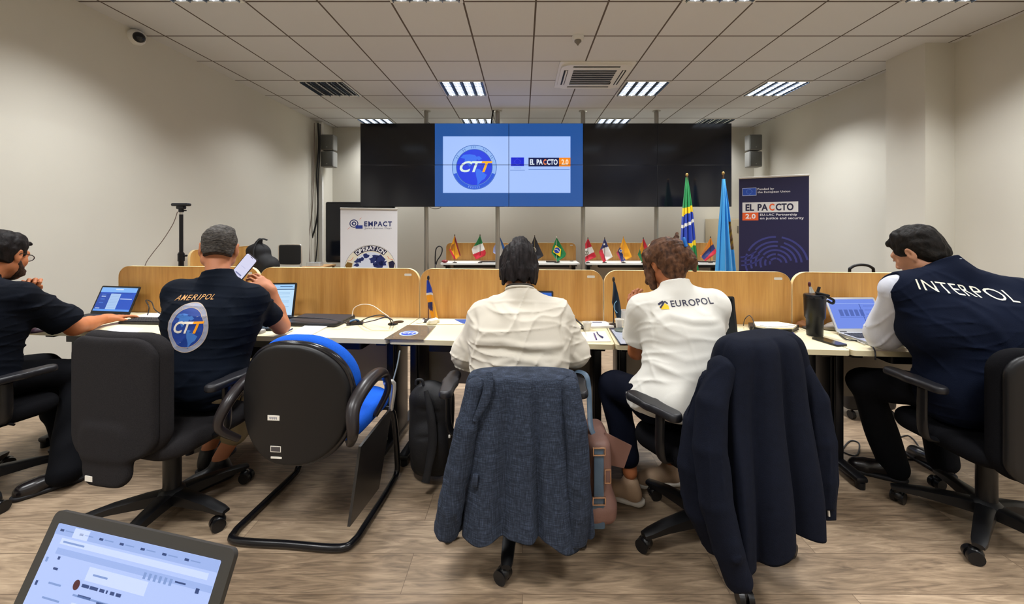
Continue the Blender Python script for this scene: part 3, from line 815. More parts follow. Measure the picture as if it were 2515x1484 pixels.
t, a, d, n, w = banner('white roll-up banner with a round operation badge and navy lettering', P(836, 553, 5.75) * 1, P(976, 553, 6.05), 1.64, mat('banner_white', '#dcdde2', .55))
a.z = 0; k = w / 140.
p = Print()
p.disc(868, -553, 10.5, INKD, 1); p.disc(868, -553, 8.2, PAPW, 2); p.disc(868, -553, 5.6, INKD, 3); p.disc(868.5, -553, 2.6, PAPW, 4)
p.rect(872, -566, 889, -557.5, INKB, 4)
p.stroke([(881, -542), (886, -538)], .7, ORG, 1); p.stroke([(853, -568), (858, -563)], .7, ORG, 1)
p.fit(893, -560.5, 962, -547, 'EMPACT', INKD, 1, bold=.028, space=1.22)
p.fit(893.5, -569, 961, -562.5, 'Joint Action Days', GRY, 1, bold=.008, space=1.1)
cx, cy = 908.5, -672
p.disc(cx, cy, 63, GRY, 1); p.disc(cx, cy, 62.2, CRM, 2)
p.ring(cx, cy, 47, 61, INKN, 3, a0=47, a1=133)
p.arc_text(cx, cy, 53.5, 'OPERATION', 14.5, PAPW, 130, 50, 4, bold=.03, xs=.95)
p.disc(cx, cy, 44, mat('ink_ice', '#d3dcee', .6), 3)
rg = random.Random(3)
for (x, y, r) in ((-30, 22, 8), (-22, 27, 6), (-12, 36, 7), (6, 24, 9), (14, 32, 8), (24, 24, 12), (30, 14, 10), (12, 12, 8), (-34, 12, 6), (22, 8, 12)):
    p.poly([(cx + x + r * (1 + .5 * rg.uniform(-1, 1)) * math.cos(R(40 * i)), cy + y + r * (.8 + .4 * rg.uniform(-1, 1)) * math.sin(R(40 * i))) for i in range(9)], INKD, 4)
for s in (-1, 1):
    p.stroke([(cx + s * 42, cy + 32), (cx + s * 46, cy + 25), (cx + s * 56, cy + 22)], 1.0, ORG, 4)
    p.poly([(cx + s * 44, cy + 16), (cx + s * 56, cy + 20), (cx + s * 61, cy + 12), (cx + s * 58, cy), (cx + s * 47, cy)], INKN if s > 0 else mat('ink_brown', '#7a5a20', .6), 4)
p.build('banner_logo', lambda x, y, l: a + d * ((x - 836) * k) + n * (.001 + .0005 * l) + Vector((0, 0, 1.64 - (-y - 514) * k)), t, True)

t, a2, d2, n2, w2 = banner('tall dark navy roll-up banner with orange boxes beside the right wall', P(1815, 553, 5.14), P(1987, 553, 4.80), 2.0, mat('banner_navy', '#1c1b42', .5))
a2.z = 0; k2 = w2 / 172.
p = Print(); BWH = mat('ink_white', ''); 
p.rect(1824, -487, 1860, -464, mat('ink_flag_edge', '#c9d2ef', .5), 1); p.rect(1825, -486, 1859, -465, mat('ink_eu', '#1f4bb0', .5), 2)
for i in range(12): p.disc(1842 + 7 * math.cos(R(30 * i)), -475.5 + 7 * math.sin(R(30 * i)), 1.1, mat('ink_star', '#6d8fe0', .5), 3, 6)
p.fit(1863, -473.5, 1904, -465.5, 'Funded by', BWH, 1, bold=.015, space=1.05); p.fit(1863, -482, 1943, -474.8, 'the European Union', BWH, 1, bold=.015, space=1.05)
p.rect(1824, -537, 1962, -507, mat('ink_panel', '#d9d9da', .5), 1)
p.fit(1832, -532, 1854, -512, 'EL', INKN, 2, bold=.035); p.fit(1863, -532, 1889, -512, 'PA', INKN, 2, bold=.035, space=1.04); p.fit(1892, -532.4, 1905, -511.6, 'C', ORG, 2, bold=.035); p.fit(1908, -532.4, 1951, -511.6, 'CTO', INKN, 2, bold=.035, space=1.04)
p.rect(1824, -560, 1865, -537, ORG, 1); p.fit(1832, -555, 1858, -541, '2.0', BWH, 2, bold=.03, space=1.06)
p.fit(1869, -549, 1959, -540.5, 'EU-LAC Partnership', BWH, 1, bold=.015, space=1.05); p.fit(1869, -559.5, 1975, -550.5, 'on justice and security', BWH, 1, bold=.015, space=1.05)
FGP = mat('ink_fingerprint', '#363a7c', .5)
for i, r in enumerate((14, 26, 38, 50, 62, 76)):
    rr = random.Random(i)
    for (b0, b1) in ((8, 78), (86, 150), (158, 200)):
        p.ring(1908, -684, r - 2.6, r + 2.6, FGP, 1, 24, b0 + rr.uniform(-6, 6), b1 + rr.uniform(-8, 4))
for i, r in enumerate((60, 72, 84)): p.ring(1815, -610, r - 2, r + 2, FGP, 1, 20, 274, 318)
p = p.clipped(1815.5, 1986.5, -760, -430)
p.build('banner_logo', lambda x, y, l: a2 + d2 * ((x - 1815) * k2) + n2 * (.001 + .0005 * l) + Vector((0, 0, 2.0 - (-y - 434) * k2)), t, True)

# ------------------------------------------------------------ standing flags
def lerp_tab(tab, v):
    for (a, x), (b, y) in zip(tab[:-1], tab[1:]):
        if v <= b: return x + (y - x) * max(0, (v - a)) / (b - a)
    return tab[-1][1]
def standing_flag(lab, D, pole_px, top_py, Lt, Rt, mats, pick, py0, py1, seed):
    base = P(pole_px, 553, D); t = thing('standing_flag', lab, 'flag', (base.x, D, 0))
    zt = P(0, top_py, D).z
    MB().cyl((0, 0, .03), (0, 0, zt - .03), .013).build('pole', mat('pole_wood', '#4b3626', .4), t)
    MB().ell((0, 0, zt - .015), (.022, .022, .028)).build('finial', mat('brass', '#c9a566', .3, metal=.8), t)
    MB().lathe([(.17, 0), (.17, .02), (.05, .05), (.02, .06)]).build('base', mat('pole_wood', ''), t)
    nr, nc = 90, 96; V = []; Q = []; rg = np.random.RandomState(seed); ph = rg.rand(4) * 6
    for i in range(nr + 1):
        py = py0 + (py1 - py0) * i / nr; l, r = P(lerp_tab(Lt, py), py, D), P(lerp_tab(Rt, py), py, D)
        c = (l + r) / 2; hw = (r.x - l.x) / 2
        for j in range(nc):
            a = 2 * math.pi * j / nc
            f = 1 + .16 * math.sin(3 * a + ph[0] + i * .012) + .10 * math.sin(7 * a + ph[1] - i * .02) * min(1, i / 30)
            V.append((c.x + hw * math.cos(a), D + hw * .62 * math.sin(a) * f - .02 * math.sin(9 * a + ph[2]) * min(1, i / 40), c.z - .012 * math.sin(5 * a + ph[3]) * (i / nr)))
    for i in range(nr):
        for j in range(nc): Q.append((i * nc + j, i * nc + (j + 1) % nc, (i + 1) * nc + (j + 1) % nc, (i + 1) * nc + j))
    me = np_mesh('cloth', V, Q, mats)
    for pl in me.polygons:
        i, j = divmod(pl.index, nc); a = 2 * math.pi * (j + .5) / nc
        pl.material_index = pick(math.cos(a), py0 + (py1 - py0) * (i + .5) / nr, math.sin(a))
    o = link('cloth', me, t, True); return t
FG = lambda k, c: mat('cloth_' + k, c, .6, sheen=.2, bump=(120, .12))
def br(u, py, s):
    y = py + 4 * u
    if s > 0.2: return 0 if y < 600 else 1
    if y < 508: return 0
    if y < 527 - 4 * (1 - u * u): return 1
    w = 549 - 8 * u
    if y < 590 + 6 * (1 - u * u):
        return 3 if abs(py - w) < 4 else 2
    if y < 606: return 1
    return 0
standing_flag('green and yellow national flag with a blue disc hanging on a tall pole', 6.2, 1687, 427, [(440, 1683.5), (470, 1681), (510, 1677), (600, 1672), (640, 1679), (668, 1684)], [(440, 1690), (470, 1695), (510, 1700), (600, 1708), (640, 1712), (668, 1716)],
              [FG('green', '#1e8c4c'), FG('yellow', '#f2d316'), FG('royal', '#1d3fb0'), FG('white', '#e6e6e2')], br, 436, 668, 3)
def lb(u, py, s):
    if u > .38 and s < .2 and 543 < py < 612: return 1 + (int(py / 7 + u * 5) % 3)
    return 0
standing_flag('light blue flag with a brown and gold crest hanging on a pole', 6.1, 1776, 423, [(443, 1773), (500, 1770), (560, 1765), (600, 1762), (668, 1757)], [(443, 1781), (500, 1789), (560, 1795), (600, 1800), (672, 1807)],
              [FG('sky', '#3f9fe0'), FG('brown', '#6b5228'), FG('gold', '#a98a35'), FG('rust', '#8b6a55')], lb, 440, 674, 5)
# ------------------------------------------------------------ desks
PANEL = wood_material('maple_panel', '#d6a35c', '#bd8742')
EDGE = mat('maple_edge', '#e6cb98', .45)
TOPM = mat('desk_top_cream', '#ddd2b0', .45, noise=(3, .8, '#d6caa6'))
TOPE = mat('desk_edge_cream', '#cfc8ac', .5)
BLK = mat('black_steel', '#0f0f13', .38, metal=.2)
MOD = mat('modesty_grey', '#b9b3aa', .6)
def desk(lab, w, loc, rz, depth=.60, pt=.535, group='wood-panelled desks', legs=(1, 1), top=None, sticker=True, ph=1.09, tray=True):
    t = thing('desk', lab, 'desk', loc, rz, group)
    b = MB(); b.prism(rrect(w - .006, pt - .002, .02, 4, w / 2, pt / 2, (1, 0, 0, 1)), .717, .745)
    b.build('tabletop', top or TOPM, t)
    b = MB(); b.prism(rrect(w - .010, ph - .74, .085, 8, w / 2, (ph + .74) / 2, (0, 1, 1, 0)), .0025, .0235, XZ((0, pt, 0)))
    pn = b.build('privacy_panel', PANEL, t)
    # pale edge band round the panel
    out = rrect(w - .006, ph - .738, .087, 8, w / 2, (ph + .742) / 2, (0, 1, 1, 0)); inn = rrect(w - .0105, ph - .7385, .0848, 8, w / 2, (ph + .7385) / 2, (0, 1, 1, 0))
    e = MB(); M = XZ((0, pt, 0)); n = len(out)
    vs = [(x, y, 0) for x, y in out] + [(x, y, .026) for x, y in out] + [(x, y, 0) for x, y in inn] + [(x, y, .026) for x, y in inn]; fs = []
    for i in range(n):
        j = (i + 1) % n
        if out[i][1] < .75 and out[j][1] < .75: continue
        fs += [(i, j, n + j, n + i), (2 * n + i, 3 * n + i, 3 * n + j, 2 * n + j), (i, 2 * n + i, 2 * n + j, j), (n + i, n + j, 3 * n + j, 3 * n + i)]
    e.add(vs, fs, M); e.build('edge_band', EDGE, pn)
    if sticker:
        MB().prism(rrect(.052, .017, .006, 4, w - .085, ph - .042), -.0012, .0, XZ((0, pt + .002, 0))).build('asset_tag', mat('tag_white', '#e4e0d6', .4), pn)
    MB().box((w / 2, pt - .04, .51), (w - .16, .016, .40)).build('modesty_panel', MOD, t)
    if tray:
        MB().prism(rrect(w - .40, .16, .02, 3, w / 2 + .02, .12), .668, .716).build('cable_tray', BLK, t)
    for k, x in ((0, .075), (1, w - .075)):
        if not legs[k]: continue
        l = MB(); l.box((x, .34, .375), (.055, .20, .68), bev=.008); l.box((x, .21, .375), (.042, .016, .66), bev=.004)
        l.box((x, .32, .70), (.06, .5, .03), bev=.004)
        l.box((x, .32, .048), (.062, .58, .032), bev=.012)
        lg = l.build('leg', BLK, t)
        for y in (.05, .59): MB().cyl((x, y, 0), (x, y, .034), .022, n=12).build('glide', BLK, lg)
    g = MB(); g.cyl((w - .10, .40, .745), (w - .10, .40, .7485), .035, n=20); g.build('cable_grommet', BLK, t)
    return t
CO, SI = .99657, -.08274; RZ = math.atan2(SI, CO)
def DR(x, dt=0., z=0.):    # place on the front row, x along the room, dt behind the front edge
    s = x / CO
    return Vector((x - SI * dt, 2.235 + s * SI + CO * dt, z))
seams = [-3.095, -1.965, -.77, .508, 1.72, 2.92]
dl = ['wood-panelled desk at the left end with the blue-screened laptop', 'wood-panelled desk behind the blue chair with cables and a closed laptop', 'wood-panelled desk in the middle with a clear folder and a blue and yellow flag', 'wood-panelled desk with white papers and a dark open laptop right of centre', 'wood-panelled desk at the right end with the black tumbler']
for i in range(5):
    w = (seams[i + 1] - seams[i]) / CO
    desk(dl[i], w, DR(seams[i]), RZ)
BT = mat('desk_top_white', '#cfd0cc', .4)
bd = [(-1.41, 'under the first three little flags'), (-.21, 'under the black little flag'), (1.10, 'under the red-white little flags'), (2.32, 'beside the light blue standing flag')]
for i, (x, l) in enumerate(bd):
    desk('back-row desk with white top and wood panel, ' + l, 1.2, (x, 6.86, 0), 0, group='back-row desks', top=BT, ph=1.07)
desk('wood-panelled desk pushed along the left wall behind the grey-haired man', 1.15, (-3.13, 4.42, 0), R(90), group=None, sticker=False, ph=1.12, tray=False)

# ------------------------------------------------------------ little flags
def little_flag(lab, apex, D, zbase, Lp, Rp, h, cols, pick, fin='#4a3a2a', pole='#4a3a2a', emblem=None, name='table_flag', lean=0., group='little flags on the back desk', sk=.0071, tassel=False):
    """outline in photo pixels from the top of the pole; Lp / Rp: (down, across)"""
    a = P(apex[0], apex[1], D); t = thing(name, lab, 'flag', (a.x + lean, D, zbase), group=group); sk = D / FPX
    MB().lathe([(.038, 0), (.038, .010), (.012, .018), (.006, .022)], 20).build('stand', mat('flag_base', '#2d2a2a', .4), t)
    MB().cyl((0, 0, .02), (-lean, 0, a.z - zbase + .004), .0035, n=8).build('pole', mat('flag_pole_' + pole.strip('#'), pole, .4), t)
    MB().ell((-lean, 0, a.z - zbase + .014), (.009, .009, .018), 10).build('finial', mat('flag_fin_' + fin.strip('#'), fin, .4), t)
    nu, nv = 28, 36; V = []; Q = []
    for side in (1, -1):
        for i in range(nv + 1):
            v = i / nv; y = v * h; l, r = lerp_tab(Lp, y), lerp_tab(Rp, y)
            for j in range(nu + 1):
                u = j / nu; w = abs(r - l)
                V.append((a.x + (l + (r - l) * u) * sk, D - .006 - .0009 * w * math.sin(u * 5.5 + 1.2 + v * 2) - .0008 * side, a.z - y * sk))
    m = (nu + 1) * (nv + 1)
    cls = []
    for k in (0, 1):
        for i in range(nv):
            for j in range(nu):
                q = (k * m + i * (nu + 1) + j, k * m + i * (nu + 1) + j + 1, k * m + (i + 1) * (nu + 1) + j + 1, k * m + (i + 1) * (nu + 1) + j)
                Q.append(q if k else q[::-1])
                y = (i + .5) / nv * h; l, r = lerp_tab(Lp, y), lerp_tab(Rp, y)
                cls.append(pick(l + (r - l) * (j + .5) / nu, y, (j + .5) / nu, (i + .5) / nv))
    me = np_mesh('cloth', V, Q, [FG(k, c) for k, c in cols]); me.polygons.foreach_set('material_index', cls)
    o = link('cloth', me, t, True)
    if emblem: emblem(o, lambda x, y, l: Vector((a.x + x * sk, D - .010 - .0006 * l - .012 * .6, a.z + y * sk)), t)
    return t
RED, YEL, GRN, BLU, WHT = ('red', '#c51f35'), ('gold_yellow', '#f0a91c'), ('leaf', '#178048'), ('navy', '#24306e'), ('white', '#e6e6e2')
FD = 6.94; ZB = .7456
ik = lambda k, c: mat('flagink_' + k, c, .6)
def em_spain(o, f, t): Print().poly([(-9, -22), (-1, -19), (-3, -30), (-9, -32)], ik('crest', '#9a5a20')).build('crest', f, o)
little_flag('little red and yellow flag with dark red edge, leftmost on the back desk', (1117, 580), FD, ZB, [(0, -1), (16, -6), (34, -13), (56, -2)], [(0, 1), (47, 15), (56, 5)], 57, [('dark_red', '#8a1a2a'), YEL, RED], lambda x, y, u, v: 0 if x > -2 + (y - 6) * .34 and u > .5 else (1 if x > -17 + (y - 20) * .55 - 0 else 2), emblem=em_spain)
little_flag('little green, white and red flag hanging on the back desk', (1179, 580), FD, ZB, [(0, -1), (14, -8), (32, -20), (46, -17), (57, -10)], [(0, 1), (18, 7), (40, 15), (48, 13), (57, -8)], 57, [GRN, WHT, RED], lambda x, y, u, v: 0 if y < 20 - x * .35 else (1 if y < 38 - x * .4 else 2))
little_flag('little light blue and white flag half hidden by a steel pole', (1228, 584), FD, ZB, [(0, -2), (25, -16), (36, -17), (52, 4)], [(0, 1), (40, 20), (46, 17), (53, 6)], 53, [('argent_blue', '#2f6fc4'), WHT, ('pale_lilac', '#9aa3d0')], lambda x, y, u, v: 0 if x > -1 + y * .26 else (1 if x > -12 + y * .18 else 2), pole='#cfc8b8', fin='#cfc8b8')
def em_ring(o, f, t):
    p = Print(); p.ring(-4, -33, 6.5, 8, ik('pale', '#b8b4a8'), 1, 24); p.stroke([(-7, -33), (-4, -37), (-1, -31)], 1.2, ik('pale', ''), 1); p.build('emblem', f, o)
little_flag('little black flag with a pale round emblem on the back desk', (1313, 582), FD, ZB, [(0, -1), (35, -15), (60, 1)], [(0, 1), (46, 22), (60, 2)], 60, [('black', '#23242c')], lambda x, y, u, v: 0, emblem=em_ring, pole='#8a7a50')
def em_br(o, f, t):
    p = Print(); p.poly([(-3, -17), (11, -27), (9, -46), (-9, -34)], ik('yellow', '#ecd024'), 1); p.disc(1, -30, 7.2, ik('royal', '#1d3aa0'), 2); p.stroke([(-5, -27), (1, -28), (7, -34)], 1.4, ik('white', '#e6e6e2'), 3); p.build('emblem', f, o)
little_flag('little green flag with a yellow diamond and blue disc on the back desk', (1367, 585), FD, ZB, [(0, -1), (22, -10), (36, -13), (57, 2)], [(0, 1), (38, 23), (46, 20), (57, 3)], 58, [('leaf', '')], lambda x, y, u, v: 0, emblem=em_br, pole='#cfc8b8', fin='#cfc8b8')
def em_peru(o, f, t):
    p = Print(); p.ring(-4, -34, 3.5, 5.5, ik('olive', '#6f705c'), 1, 20); p.poly([(-6, -31), (-2, -31), (-4, -38)], ik('olive', ''), 1); p.build('crest', f, o)
little_flag('little red and white striped flag with a small crest, right beside a steel pole', (1444, 587), FD, ZB, [(0, -1), (14, -8), (57, -8)], [(0, 1), (44, 20), (50, 8), (57, -7)], 57, [RED, WHT], lambda x, y, u, v: 0 if y < 22 - x * .35 or y > 40 - x * .55 else 1, emblem=em_peru)
def em_star(o, f, t): Print().poly([(-1.5 + (3.6 if i % 2 == 0 else 1.5) * math.sin(R(36 * i)), -13 + (3.6 if i % 2 == 0 else 1.5) * math.cos(R(36 * i))) for i in range(10)], ik('white', '')).build('star', f, o)
little_flag('little flag of navy, white and red with a white star', (1485, 587), FD, ZB, [(0, -1), (16, -7), (32, -15), (57, -4)], [(0, 1), (18, 8), (44, 19), (57, -2)], 57, [BLU, WHT, RED], lambda x, y, u, v: 0 if y < 22 - x * .4 else (1 if x > -7 + (y - 20) * .32 else 2), emblem=em_star)
def em_ec(o, f, t):
    p = Print(); p.disc(-7, -31, 4, ik('pale', ''), 1, 16); p.disc(-7, -31, 2.2, ik('royal', ''), 2, 12); p.build('crest', f, o)
little_flag('little yellow, navy and red flag with a pale crest on the back desk', (1531, 585), FD, ZB, [(0, -1), (22, -9), (36, -18), (58, -6)], [(0, 1), (46, 20), (52, 10), (58, -4)], 58, [YEL, BLU, ('dull_red', '#b33550')], lambda x, y, u, v: 0 if x > -10 + (y - 18) * .42 else (1 if x > -14 + (y - 28) * .30 else 2), emblem=em_ec, pole='#cfa060', fin='#cfa060')
little_flag('little red, yellow and green flag just left of the brown-haired woman', (1580, 587), FD, ZB, [(0, -1), (24, -9), (38, -15), (58, -3)], [(0, 1), (44, 20), (58, -1)], 58, [RED, YEL, GRN], lambda x, y, u, v: 0 if x > -3 + y * .22 else (1 if x > -12 + (y - 16) * .34 else 2))
little_flag('little orange, navy and red flag between the two standing flags', (1745, 585), FD, ZB, [(0, -1), (20, -13), (43, -27), (56, -14)], [(0, 1), (8, 3), (32, 12), (38, 10), (56, -12)], 56, [('orange', '#f2921d'), BLU, RED], lambda x, y, u, v: 0 if x + y < 22 - (x + 12) * .12 and x - y * .0 + y * .9 < 19 else (1 if x + y * .9 < 33 else 2))
# two flags on the front desks
little_flag('furled blue, white and yellow desk flag on the middle desk', (1052, 688), 2.72, .7456, [(0, -3), (40, -3), (92, 8)], [(0, 2), (20, 10), (50, 16), (92, 25)], 93, [('royal', ''), WHT, ('gold_yellow', ''), BLU], lambda x, y, u, v: 0 if y < 32 - x * .1 else (1 if y < 36 else (3 if (x < 10 and 55 < y < 78 - (10 - x)) else 2)), name='desk_flag', group=None, fin='#15131a', pole='#4a2430')
def em_arc(o, f, t): Print().ring(18, -60, 17.5, 19, ik('iceblue', '#8cc4e6'), 1, 24, 130, 235).build('emblem', f, o)
little_flag('furled dark navy desk flag with a pale curved line beside white cups', (1507, 692), 2.60, .7456, [(0, -1), (50, -6), (66, 0), (92, 8)], [(0, 3), (30, 10), (70, 17), (92, 17)], 93, [('petrol', '#16324a')], lambda x, y, u, v: 0, name='desk_flag', group=None, fin='#15131a', pole='#2a2024', emblem=em_arc)
little_flag('white-tipped furled flag with a dark red point behind the tumbler', (1988, 704), 2.53, .7456, [(0, -3), (14, -5), (70, -10)], [(0, 3), (14, 9), (70, 16)], 80, [('white', '')], lambda x, y, u, v: 0, name='desk_flag', group=None, fin='#4a1520', pole='#4a2430')

# ------------------------------------------------------------ laptops
LAPK = mat('laptop_black', '#15161a', .4); KEY = mat('keys_black', '#26282c', .5)
def laptop(lab, hinge, yaw, w, lid_h, open_deg, base_d, body, draw=None, screen_col='#0b0d10', glow=0., bezel=.012, key_col=None, name='laptop'):
    """hinge: middle of the hinge line on the table; yaw 0 = user sits on the camera side"""
    t = thing(name, lab, 'laptop', hinge, yaw)
    b = MB(); b.prism(rrect(w, base_d, .012, 4, 0, -base_d / 2), .002, .016); b.build('base', body, t)
    k = MB()
    for r in range(5):
        for c in range(14):
            k.box((-w * .45 + w * .9 * (c + .5) / 14, -.035 - r * base_d * .095, .0172), (w * .9 / 14 * .84, base_d * .08, .0024))
    k.build('keyboard', key_col or KEY, t)
    MB().box((0, -base_d * .78, .0164), (w * .32, base_d * .28, .001)).build('touchpad', mat('touchpad', '#1f2125', .3), t)
    a = R(open_deg - 90)    # lean back of the lid
    ux, uy, n = Vector((1, 0, 0)), Vector((0, math.sin(a), math.cos(a))), Vector((0, -math.cos(a), math.sin(a)))
    o = Vector((0, .0, .014))
    M = Matrix.Translation(o) @ Matrix((tuple(ux) + (0,), tuple(uy) + (0,), tuple(n) + (0,), (0, 0, 0, 1))).transposed().to_4x4()
    M = Matrix.Translation(o) @ Matrix(((1, 0, 0, 0), (0, uy.y, n.y, 0), (0, uy.z, n.z, 0), (0, 0, 0, 1)))
    l = MB(); l.prism(rrect(w, lid_h, .010, 4, 0, lid_h / 2), -.007, 0, M); lid = l.build('lid', body, t)
    s = MB(); s.prism(rrect(w - 2 * bezel, lid_h - bezel - .022, .002, 2, 0, lid_h / 2 + .005), .0, .0006, M)
    sm = mat('lcd_' + screen_col.strip('#') + str(int(glow * 10)), screen_col, .15, emit=glow)
    s.build('screen', sm, lid)
    if draw:
        p = Print(); draw(p, w - 2 * bezel, lid_h - bezel - .022)
        h2 = lid_h - bezel - .022; oo = o + uy * (lid_h / 2 + .005) + n * .0006
        p.build('display', lambda x, y, l: oo + ux * x + uy * y + n * (.0005 * l), lid)
    for s_ in (-1, 1): MB().cyl((s_ * w * .38 - .02, .004, .014), (s_ * w * .38 + .02, .004, .014), .007, n=10).build('hinge', LAPK, t)
    return t
def draw1(p, w, h):
    p.rect(-w / 2, h * .30, w / 2, h / 2, E('l1a', '#7db4f5'), 1); p.rect(-w / 2, -h / 2, -w * .18, h * .24, E('l1b', '#1344a8'), 1)
    p.rect(-w * .18, -h * .44, w * .10, h * .24, E('l1c', '#a8c6ee'), 1); p.rect(-w / 2, -h / 2, w / 2, -h * .42, E('l1d', '#5c9af0'), 2)
    p.rect(-w * .1, .40 * h, .12 * w, .45 * h, E('l1e', '#cfe2ff'), 2); p.rect(-w * .12, .24 * h, .40 * w, .27 * h, E('l1b', ''), 2)
    for i in range(9): p.rect(-w * .15, h * (.18 - .066 * i), w * .07, h * (.185 - .066 * i) + .001, E('l1f', '#86a8d8'), 2)
    for i, y in enumerate((.16, .10, -.02, -.17)): p.rect(-w * .42, h * y, -w * .30, h * (y + .035), E('l1e', '') if i == 1 else E('l1g', '#3f72cc'), 2)
    p.rect(w * .13, h * .01, w * .45, h * .035, E('l1e', ''), 2); p.rect(-w * .46, -h * .40, -w * .34, -h * .37, E('l1e', ''), 2)
hl, hr = FP(190, 776), FP(330, 776)
laptop('open laptop with a bright blue screen at the left end of the desks', FP(268, 777), RZ + R(-4), .335, .205, 112, .225, LAPK, draw1, '#1a50c0', 1.0)
def draw2(p, w, h):
    p.rect(-w / 2, h * .38, w / 2, h / 2, E('l2a', '#9fcdf8'), 1); p.rect(-w / 2, h * .335, w / 2, h * .36, E('l2b', '#1f4a78'), 1); p.rect(w * .2, .43 * h, w * .46, .45 * h, E('l2b', ''), 2)
    for i, y in enumerate((.24, .20, .1, -.02, -.06, -.2)): p.rect(w * .05, h * y, w * .42, h * (y + .012), E('l2c', '#8fb8de'), 1)
    p.rect(-w / 2, -h / 2, w / 2, -h * .45, E('l2d', '#20364e'), 1)
laptop('open laptop with a pale blue page, half hidden by the grey-haired man', FP(655, 792), RZ + R(8), .34, .25, 103, .23, LAPK, draw2, '#bfe0fb', 1.0)
def draw3(p, w, h): p.rect(-w / 2, -h / 2, w / 2, h * .30, E('l3a', '#bcd2f6'), 1)
laptop('open laptop almost hidden behind the man in the cream shirt', (.035, 2.60, .7456), RZ, .33, .215, 108, .20, LAPK, draw3, '#2d62c0', 1.0)
laptop('open black laptop with its screen off beside the woman in white', FP(1752, 836) + Vector((-.03, 0.02, 0)), RZ + R(-2), .345, .232, 104, .235, LAPK, None, '#0e161c', 0)
def draw5(p, w, h):
    for i in range(5): p.rect(-w * .34 + i * w * .11, -h * .08, -w * .26 + i * w * .11, h * .14, E('l5a', '#3f5cb0'), 1)
    p.rect(-w * .36, -h * .13, w * .22, -h * .115, E('l5a', ''), 1)
    for i in range(5): p.rect(w * .22, h * (.25 - .14 * i), w * .46, h * (.27 - .14 * i), E('l5b', '#4a66bc'), 1)
    p.rect(-w * .5, h * .34, w * .5, h * .36, E('l5c', '#8fa8ee'), 1); p.rect(w * .14, -h * .5, w * .16, h * .34, E('l5a', ''), 1)
laptop('open silver laptop with a violet blue page in front of the man in the vest', FP(2120, 822), RZ + R(6), .315, .215, 118, .225, mat('laptop_silver', '#b9bbbf', .35, metal=.5), draw5, '#6f8be6', 1.0, key_col=KEY)
# the laptop at the very front
def draw6(p, w, h):
    T = lambda x, y: (-w / 2 + x * w, h / 2 - y * h)
    def bar(x0, y0, x1, y1, c, l=2): a, b = T(x0, y1), T(x1, y0); p.rect(a[0], a[1], b[0], b[1], c, l)
    d, g, s, wt = E('l6a', '#24407a'), E('l6b', '#7f9ad2'), E('l6c', '#9cb4ec'), E('l6d', '#cddcff')
    bar(0, 0, 1, .07, s, 1); bar(.12, .005, .22, .07, wt)
    for i in range(7): bar(.03 + .13 * i, .03, .055 + .13 * i, .045, d); bar(.065 + .13 * i, .033, .12 + .13 * i, .04, g)
    bar(.06, .085, .96, .125, wt, 1); bar(.08, .10, .22, .112, g)
    for i in range(5): bar(.02, .22 + .15 * i, .035, .25 + .15 * i, d if i % 2 else g)
    bar(.09, .20, .105, .22, d); bar(.09, .27, .12, .285, d)
    bar(0.06, .15, 1, .19, s, 1)
    bar(.30, .215, .66, .30, wt, 1); bar(.34, .25, .43, .262, g)
    for i in range(6): bar(.62 + .03 * i, .165, .635 + .03 * i, .205, g)
    bar(.80, .17, .86, .18, d); bar(.92, .18, .94, .21, d)
    c = T(.27, .335); p.disc(c[0], c[1], .006, E('l6e', '#4a1420'), 3, 16)
    for i, (x0, x1) in enumerate(((.30, .345), (.35, .40), (.41, .44), (.45, .46), (.475, .50), (.51, .54))): bar(x0, .32, x1, .34, d)
    bar(.27, .39, .62, .402, g); bar(.30, .385, .38, .40, d); bar(.42, .395, .6, .408, d)
    bar(.28, .44, .44, .50, wt, 1)
    for i in range(6): c = T(.30 + .022 * i, .47); p.disc(c[0], c[1], .0028, d, 3, 10)
    bar(.28, .52, .44, .53, d); bar(.66, .41, .78, .425, d); bar(.80, .42, .84, .43, g)
    for i in range(4): bar(.10, .36 + .09 * i, .18 + .03 * (i % 2), .372 + .09 * i, g)
    c = T(.10, .62); p.disc(c[0], c[1], .007, E('l6e', ''), 3, 16); bar(.13, .61, .22, .63, g)
    for i in range(6): bar(.3, .58 + .06 * i, .8 - .06 * (i % 3), .592 + .06 * i, g)
tl, tr = P(140, 1256, .634), P(580, 1352, .556); tl.z = tr.z = .95
mid = (tl + tr) / 2; yaw = math.atan2(tr.y - tl.y, tr.x - tl.x); lw = (tr - tl).length
lean = R(24); lidh = .225
hg = mid - Vector((-math.sin(yaw), math.cos(yaw), 0)) * (math.sin(lean) * lidh); hg.z = .95 - math.cos(lean) * lidh - .014
laptop('dark laptop with a pale browser page at the very front of the photo', hg, yaw, lw, lidh, 114, .235, mat('laptop_slate', '#2c2a28', .45), draw6, '#b4c8fb', 1.0, bezel=.018)
t = thing('table', 'plain table at the front holding the nearest laptop', 'table', (-.55, .18, 0))
zt = hg.z
MB().prism(rrect(1.2, .62, .02, 3), zt - .028, zt).build('tabletop', TOPM, t)
for sx in (-1, 1):
    for sy in (-1, 1): MB().box((sx * .55, sy * .26, (zt - .028) / 2), (.045, .045, zt - .028), bev=.004).build('leg', BLK, t)

